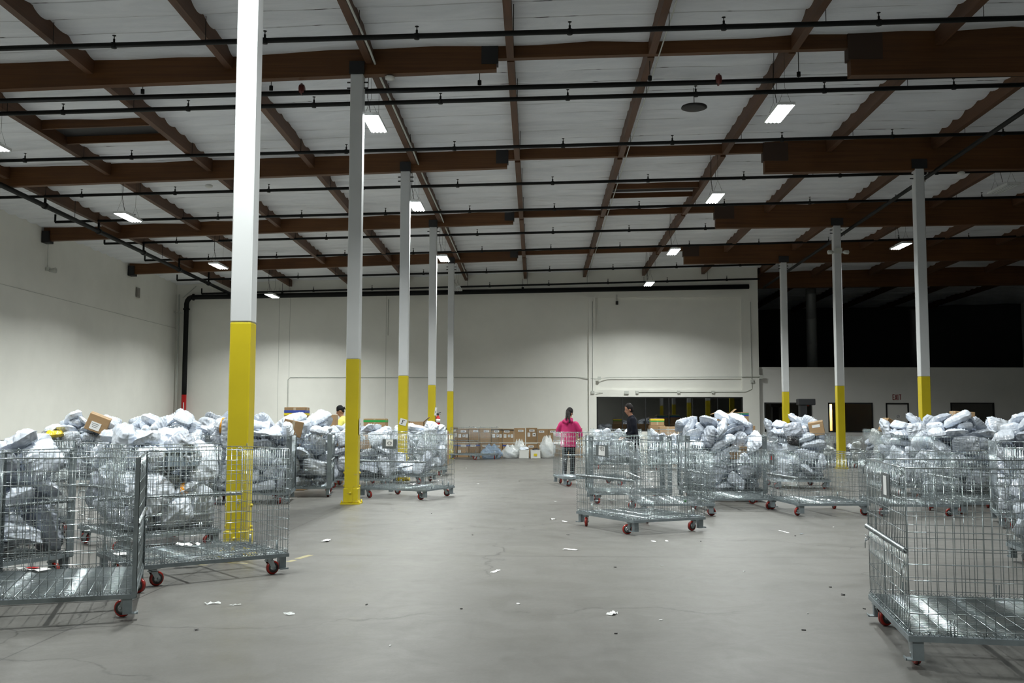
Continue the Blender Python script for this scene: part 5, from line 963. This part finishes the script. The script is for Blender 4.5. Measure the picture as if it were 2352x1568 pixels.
MB().lathe([(.0665, .17), (.0665, .28)], 'Z', (0, 0, 0), 18).build('label_wrap', PAPER, t); MB().box((-.075, 0, .2), (.02, .05, .06)).box((-.05, 0, .12), (.04, .14, .012)).build('wall_bracket', BLACK, t)

# ================================================================ litter on the floor
def scrap(label, x, y, s, seed, m_=PAPER, z=.0):
    rs2 = random.Random(seed); n = 7; vs_ = []; 
    for i in range(n):
        for j in range(4):
            vs_.append(((i / (n - 1) - .5) * s[0] + rs2.uniform(-.1, .1) * s[0] / n, (j / 3 - .5) * s[1] + rs2.uniform(-.1, .1) * s[1], z + .002 + abs(math.sin(i * 1.3 + seed)) * s[2] * rs2.uniform(.3, 1)))
    fs_ = [(i * 4 + j, (i + 1) * 4 + j, (i + 1) * 4 + j + 1, i * 4 + j + 1) for i in range(n - 1) for j in range(3)]
    o = MB().add(vs_, fs_).build('paper_scrap', m_, None, (x, y, 0), rs2.uniform(0, 3)); tag(o, label, 'litter')
scrap('white paper scrap on the floor right of the nearest empty cart', -2.45, 11.75, (.2, .07, .02), 1); scrap('long white slip lying alone in the middle of the aisle', .38, 11.09, (.17, .07, .008), 2)
scrap('crumpled white scrap nearest the camera in the aisle', .56, 7.45, (.08, .05, .02), 3); scrap('flat pale strip on the aisle floor left of centre', -.38, 9.49, (.18, .04, .004), 4)
scrap('clear plastic twist on the floor near the left cart wheel', -2.49, 7.75, (.12, .05, .02), 5, BAGC); scrap('clear film shred on the floor below the left carts', -1.8, 7.36, (.07, .06, .015), 6, BAGC)
scrap('thin clear shred beside the plastic twist', -2.3, 7.70, (.09, .03, .01), 7, BAGC); scrap('small white scrap left of the cart with the numbered note', .243, 14.39, (.09, .05, .02), 8)
scrap('white slip just left of the cart with the numbered note', .402, 14.09, (.13, .05, .01), 9); scrap('tiny dark crumb on the floor below the left cart', -2.29, 6.8, (.03, .02, .01), 10, BLACK)
scrap('tiny white speck far down the aisle', -2.05, 29.3, (.07, .05, .01), 11); scrap('white scrap far down the aisle left', -1.29, 22.2, (.07, .05, .01), 12); scrap('pale strip on the floor right of the numbered cart', 3.17, 12.97, (.30, .03, .003), 13)
scrap('small teal slip on the floor right of the numbered cart', 3.33, 12.73, (.07, .025, .006), 14, GREYBOX); scrap('pale scrap in front of the numbered cart, left one', 1.38, 11.88, (.10, .04, .004), 15); scrap('pale scrap in front of the numbered cart, right one', 1.54, 11.93, (.10, .03, .004), 16)
scrap('small dark leaf like crumb on the floor by the nearest right cart', 2.51, 8.34, (.05, .03, .01), 17, BLACK); scrap('tiny white speck mid aisle', .34, 17.5, (.05, .03, .01), 18); scrap('dark crumb in the aisle near the numbered cart', .40, 12.5, (.05, .03, .008), 19, BLACK)
scrap('white crumpled paper on the deck of the empty cart near the nearest column', -3.34, 9.60, (.22, .12, .03), 20, PAPER, .21); scrap('second white paper on the left end of that same deck', -3.72, 8.95, (.2, .1, .012), 21, PAPER, .21)
scrap('white and red paper on the deck of the left edge cart', -4.05, 8.05, (.26, .12, .015), 22, PAPER, .21); scrap('red print on the paper in the left edge cart', -4.05, 8.045, (.10, .07, .006), 23, REDP, .222)
scrap('white sheet on the deck of the cart beside the second column', -2.30, 18.6, (.2, .14, .03), 24, PAPER, .21); scrap('white roll on the deck of the low cart with the red card', 4.40, 15.4, (.16, .06, .03), 25, PAPER, .21)
scrap('bright green tape shred stuck in the numbered cart', 1.92, 13.0, (.12, .03, .05), 26, GREENT, .36)
rr = random.Random(77)
for k in range(40):
    a = rr.uniform(-1.6, 4.6); y = rr.uniform(6, 26); x = a * y / 12 - .3
    if any(abs(x - c.location.x) < .9 and abs(y - c.location.y) < .9 for c in (C_N, C_G, C_C, C_F, C_M1, C_F4, C_K, C_X, C_W2)): continue
    o = MB().box((0, 0, .003), (rr.uniform(.012, .035), rr.uniform(.008, .02), .006)).build('floor_crumb', BLACK if rr.random() < .6 else PAPER, None, (x, y, 0), rr.uniform(0, 3)); tag(o, 'tiny speck of litter scattered on the aisle floor', 'litter', 'specks on the aisle floor')
fp = MB()
for (x, y, l_, w_) in ((-2.40, 10.40, .30, .07), (-2.46, 10.1, .14, .06), (-2.95, 9.93, .22, .05), (-3.3, 9.8, .18, .05)): fp.box((x, y, .0006), (w_, l_, .0012), rz=-.25 if x > -2.6 else 1.4)
tag(fp.build('floor_marking', YFAINT), 'worn yellow line remnants on the floor by the nearest column', 'floor marking')

# ================================================================ people
def seg(mb, pts, n=14, sx=1, sy=1):
    """tapered tube with rounded ends; pts = (x, y, z, r) or (x, y, z, rx, ry)"""
    P = [Vector(p[:3]) for p in pts]
    rings = []; N = len(P)
    for i, p in enumerate(P):
        t_ = (P[min(i + 1, N - 1)] - P[max(i - 1, 0)]).normalized(); rx = pts[i][3]; ry = pts[i][4] if len(pts[i]) > 4 else rx
        u = Vector((1, 0, 0)); u = (u - t_ * u.dot(t_)); u = u.normalized() if u.length > .2 else Vector((0, 1, 0)).cross(t_).normalized(); w_ = t_.cross(u)
        rings.append((p, u, w_, t_, rx, ry))
    vs_ = []; q = []
    p, u, w_, t_, rx, ry = rings[0]
    for a in (80, 50, 25): q.append((p - t_ * min(rx, ry) * math.sin(R(a)), u, w_, rx * math.cos(R(a)), ry * math.cos(R(a))))
    for p, u, w_, t_, rx, ry in rings: q.append((p, u, w_, rx, ry))
    for a in (25, 50, 80): q.append((p + t_ * min(rx, ry) * math.sin(R(a)), u, w_, rx * math.cos(R(a)), ry * math.cos(R(a))))
    for p, u, w_, rx, ry in q:
        for k in range(n): a = 2 * PI * k / n; vs_.append(p + u * rx * math.cos(a) + w_ * ry * math.sin(a))
    fs_ = [(i * n + k, i * n + (k + 1) % n, (i + 1) * n + (k + 1) % n, (i + 1) * n + k) for i in range(len(q) - 1) for k in range(n)] + [tuple(range(n - 1, -1, -1)), tuple((len(q) - 1) * n + k for k in range(n))]
    mb.add(vs_, fs_, True); return mb
def fuse(mb, name, m_, parent, voxel=.014, smooth=6, zmin=None):
    o = mb.build(name, m_, parent)
    r_ = o.modifiers.new('r', 'REMESH'); r_.mode = 'VOXEL'; r_.voxel_size = voxel; r_.use_smooth_shade = True
    s_ = o.modifiers.new('s', 'SMOOTH'); s_.iterations = smooth; s_.factor = .5
    bpy.context.view_layer.update(); dg = bpy.context.evaluated_depsgraph_get(); me = bpy.data.meshes.new_from_object(o.evaluated_get(dg)); o.modifiers.clear(); o.data = me
    if not me.materials: me.materials.append(m_)
    if zmin is not None:
        for v in me.vertices:
            if v.co.z < zmin: v.co.z = zmin + (v.co.z - zmin) * .04
    me.polygons.foreach_set('use_smooth', [True] * len(me.polygons)); return o
def hand(mb, p, d, side, s=1):
    """palm + five curled fingers; p wrist, d pointing direction"""
    p = Vector(p); d = Vector(d).normalized(); up = Vector((0, 0, 1)); lat = d.cross(up).normalized() * side; dn = lat.cross(d).normalized(); dn = dn if dn.z < 0 else -dn
    c = p + d * .05 * s
    seg(mb, [(*(p), .024 * s, .018 * s), (*(p + d * .045 * s), .036 * s, .015 * s), (*(p + d * .085 * s), .038 * s, .014 * s)], 10)
    for k, (o_, L_) in enumerate(((-.030, .062), (-.010, .072), (.010, .068), (.029, .052))):
        b = p + d * .085 * s + lat * o_ * s; m1 = b + (d * .8 + dn * .35).normalized() * L_ * .5 * s; e = m1 + (d * .35 + dn * .9).normalized() * L_ * .5 * s
        seg(mb, [(*b, .0095 * s), (*m1, .009 * s), (*e, .008 * s)], 8)
    b = p + d * .03 * s - lat * .030 * s; m1 = b + (d * .6 - lat * .7 + dn * .2).normalized() * .035 * s; e = m1 + (d * .9 + dn * .3).normalized() * .03 * s
    seg(mb, [(*b, .012 * s), (*m1, .0105 * s), (*e, .009 * s)], 8)
def person(label, loc, rz, H=1.7, jacket=PINK, trousers=DTROU, hair='short', lean=.0, head=(0, 0), arms=None, cap=False, hood=False, bulk=1.0):
    s = H / 1.72; t = thing('person', label, 'person', loc, rz); ln = lean
    def B(z): return -ln * max(0, z - .95 * s) ** 1.0     # forward shift (towards -y)
    hz = 1.60 * s; hy = B(hz) - .02 * s - head[0] * .05; body = MB()
    # head with jaw, nose, ears; neck
    hp = MB(); 
    seg(hp, [(0, .012, -.03, .060, .072), (0, .008, .035, .076, .094), (0, .006, .075, .070, .088)], 18)
    seg(hp, [(0, -.045, -.075, .036, .034), (0, -.035, -.035, .052, .052)], 12); seg(hp, [(0, -.088, .018, .010), (0, -.104, -.012, .013)], 8)
    for sx in (-1, 1): seg(hp, [(sx * .078, .008, .012, .009, .018), (sx * .080, .012, -.022, .008, .014)], 8)
    seg(hp, [(0, -.088, -.042, .018, .009), (0, -.086, -.046, .018, .008)], 8)
    Mh = Matrix.Translation((0, hy, hz)) @ Matrix.Rotation(head[1], 4, 'Z') @ Matrix.Rotation(head[0], 4, 'X') @ Matrix.Scale(s, 4)
    body.add([tuple(Mh @ Vector(v)) for v in hp.v], hp.f, True)
    seg(body, [(0, B(1.40 * s) + .01, 1.40 * s, .058 * s), (0, hy + .02, 1.52 * s, .053 * s)], 14)
    seg(body, [(0, B(.98 * s), .98 * s, .125 * s, .075 * s), (0, B(1.2 * s), 1.2 * s, .12 * s, .07 * s), (0, B(1.34 * s), 1.34 * s, .13 * s, .06 * s)], 18)
    A = arms or [((-.20, 0, 1.37), (-.27, -.03, 1.10), (-.20, -.26, 1.05)), ((.20, 0, 1.37), (.27, -.03, 1.10), (.20, -.26, 1.05))]
    for i, (sh, el, wr) in enumerate(A):
        f3 = lambda p: (p[0] * s, p[1] * s + B(p[2] * s), p[2] * s); sh, el, wr = f3(sh), f3(el), f3(wr)
        seg(body, [(*sh, .036 * s), (*el, .034 * s), (*wr, .026 * s)], 12); d_ = (Vector(wr) - Vector(el)).normalized(); hand(body, wr, d_, -1 if i == 0 else 1, s)
    for sx in (-1, 1):
        seg(body, [(sx * .085 * s, 0, .88 * s, .062 * s), (sx * .095 * s, -.01, .50 * s, .044 * s), (sx * .10 * s, .015, .10 * s, .032 * s)], 12)
        seg(body, [(sx * .10 * s, .03, .05, .034), (sx * .105 * s, -.12, .035, .03)], 10)
    fuse(body, 'body', SKIN, t, .011, 5)
    jk = MB()
    seg(jk, [(0, B(.82 * s), .80 * s, .185 * s * bulk, .135 * s), (0, B(1.0 * s), 1.0 * s, .178 * s * bulk, .128 * s), (0, B(1.2 * s), 1.2 * s, .172 * s * bulk, .118 * s), (0, B(1.34 * s) + .005, 1.34 * s, .180 * s * bulk, .105 * s), (0, B(1.42 * s) + .01, 1.415 * s, .10 * s, .085 * s)], 20)
    for i, (sh, el, wr) in enumerate(A):
        sh, el, wr = f3(sh), f3(el), f3(wr); wv = Vector(el).lerp(Vector(wr), .88)
        mid = Vector(sh).lerp(Vector(el), .5); seg(jk, [(*(Vector(sh) - Vector((.035 * (-1 if i == 0 else 1), 0, .0))), .076 * s * bulk), (*mid, .068 * s * bulk), (*el, .060 * s), (*wv, .045 * s)], 14)
    if hood: seg(jk, [(-.09 * s, B(1.42 * s) + .08, 1.42 * s, .05), (0, B(1.40 * s) + .12, 1.39 * s, .06), (.09 * s, B(1.42 * s) + .08, 1.42 * s, .05)], 12); seg(jk, [(-.07, B(1.45 * s), 1.47 * s, .04), (0, B(1.45 * s) + .07, 1.46 * s, .045), (.07, B(1.45 * s), 1.47 * s, .04)], 10)
    else: seg(jk, [(-.045 * s, B(1.45 * s) + .02, 1.45 * s, .03), (0, B(1.45 * s) + .055, 1.46 * s, .03), (.045 * s, B(1.45 * s) + .02, 1.45 * s, .03)], 10)
    fuse(jk, 'jacket' if jacket != YSHIRT else 'shirt', jacket, t, .014, 5, .80 * s)
    tr = MB(); seg(tr, [(0, 0, .84 * s, .155 * s, .115 * s), (0, 0, .95 * s, .15 * s, .11 * s)], 18)
    for sx in (-1, 1): seg(tr, [(sx * .085 * s, 0, .86 * s, .092 * s), (sx * .096 * s, -.01, .50 * s, .068 * s), (sx * .102 * s, .015, .12 * s, .055 * s)], 14)
    fuse(tr, 'trousers', trousers, t, .016, 4)
    for sx in (-1, 1): sh_ = MB(); seg(sh_, [(sx * .102 * s, .045, .045, .042, .044), (sx * .106 * s, -.06, .038, .044, .036), (sx * .11 * s, -.145, .030, .036, .028)], 12); fuse(sh_, 'shoe', SHOE, t, .012, 3)
    # eyes
    for sx in (-1, 1):
        e = MB().lathe([(.001, -.004), (.009, -.002), (.009, .002), (.001, .004)], 'Y', (0, 0, 0), 10); o = e.build('eye', INK, t); o.location = Mh @ Vector((sx * .032, -.083, .022))
    hr = MB()
    if cap:
        seg(hr, [(0, .012, .052, .083, .100), (0, .012, .085, .072, .088)], 18); seg(hr, [(-.04, .10, .045, .022, .008), (0, .13, .038, .05, .010), (.04, .10, .045, .022, .008)], 10)
    else:
        seg(hr, [(0, .030, -.01, .074, .080), (0, .022, .045, .084, .098), (0, .012, .088, .074, .090)], 18)
    if hair == 'tail':
        seg(hr, [(-.01, .085, .0, .045), (-.03, .11, -.06, .038), (-.05, .12, -.16, .028), (-.06, .12, -.24, .014)], 10); seg(hr, [(-.05, .07, -.02, .034), (-.11, .10, -.14, .026), (-.16, .09, -.27, .02)], 10)
    hr2 = MB(); hr2.add([tuple(Mh @ Vector(v)) for v in hr.v], hr.f, True)
    fuse(hr2, 'cap' if cap else 'hair', CAPM if cap else HAIR, t, .010, 4)
    if cap:
        h3 = MB(); seg(h3, [(0, .062, -.02, .055, .036), (0, .055, .02, .066, .044)], 14); h4 = MB(); h4.add([tuple(Mh @ Vector(v)) for v in h3.v], h3.f, True); fuse(h4, 'hair', HAIR, t, .010, 3)
    return t
person('person in a bright pink hooded jacket seen from behind, dark hair tied back', (.77, 23.75, 0), PI - .35, 1.68, PINK, DTROU, 'tail', lean=.05, head=(.45, -.35), hood=True, bulk=1.12,
       arms=[((-.21, 0, 1.34), (-.30, -.05, 1.08), (-.18, -.30, 1.06)), ((.21, 0, 1.34), (.30, -.05, 1.08), (.18, -.30, 1.06))])
person('person in a dark navy jacket seen from the side, short black hair, facing left', (2.32, 23.9, 0), -PI / 2 + .1, 1.78, NAVY, DTROU, 'short', lean=.10, head=(.25, 0), bulk=1.05,
       arms=[((-.19, 0, 1.37), (-.23, -.02, 1.09), (-.17, -.22, .98)), ((.19, 0, 1.37), (.23, -.02, 1.09), (.17, -.22, .98))])
person('person in a yellow shirt and a backwards black cap, looking down behind the second column', (-4.64, 24.1, 0), -PI / 2 - .05, 1.73, YSHIRT, DTROU, 'short', lean=.10, head=(.35, 0), cap=True,
       arms=[((-.19, 0, 1.37), (-.23, -.08, 1.12), (-.14, -.34, 1.30)), ((.19, 0, 1.37), (.23, -.08, 1.12), (.14, -.34, 1.30))])
for o in bpy.data.objects:
    if 'bk' in o and KEEP is not None: del o['bk']
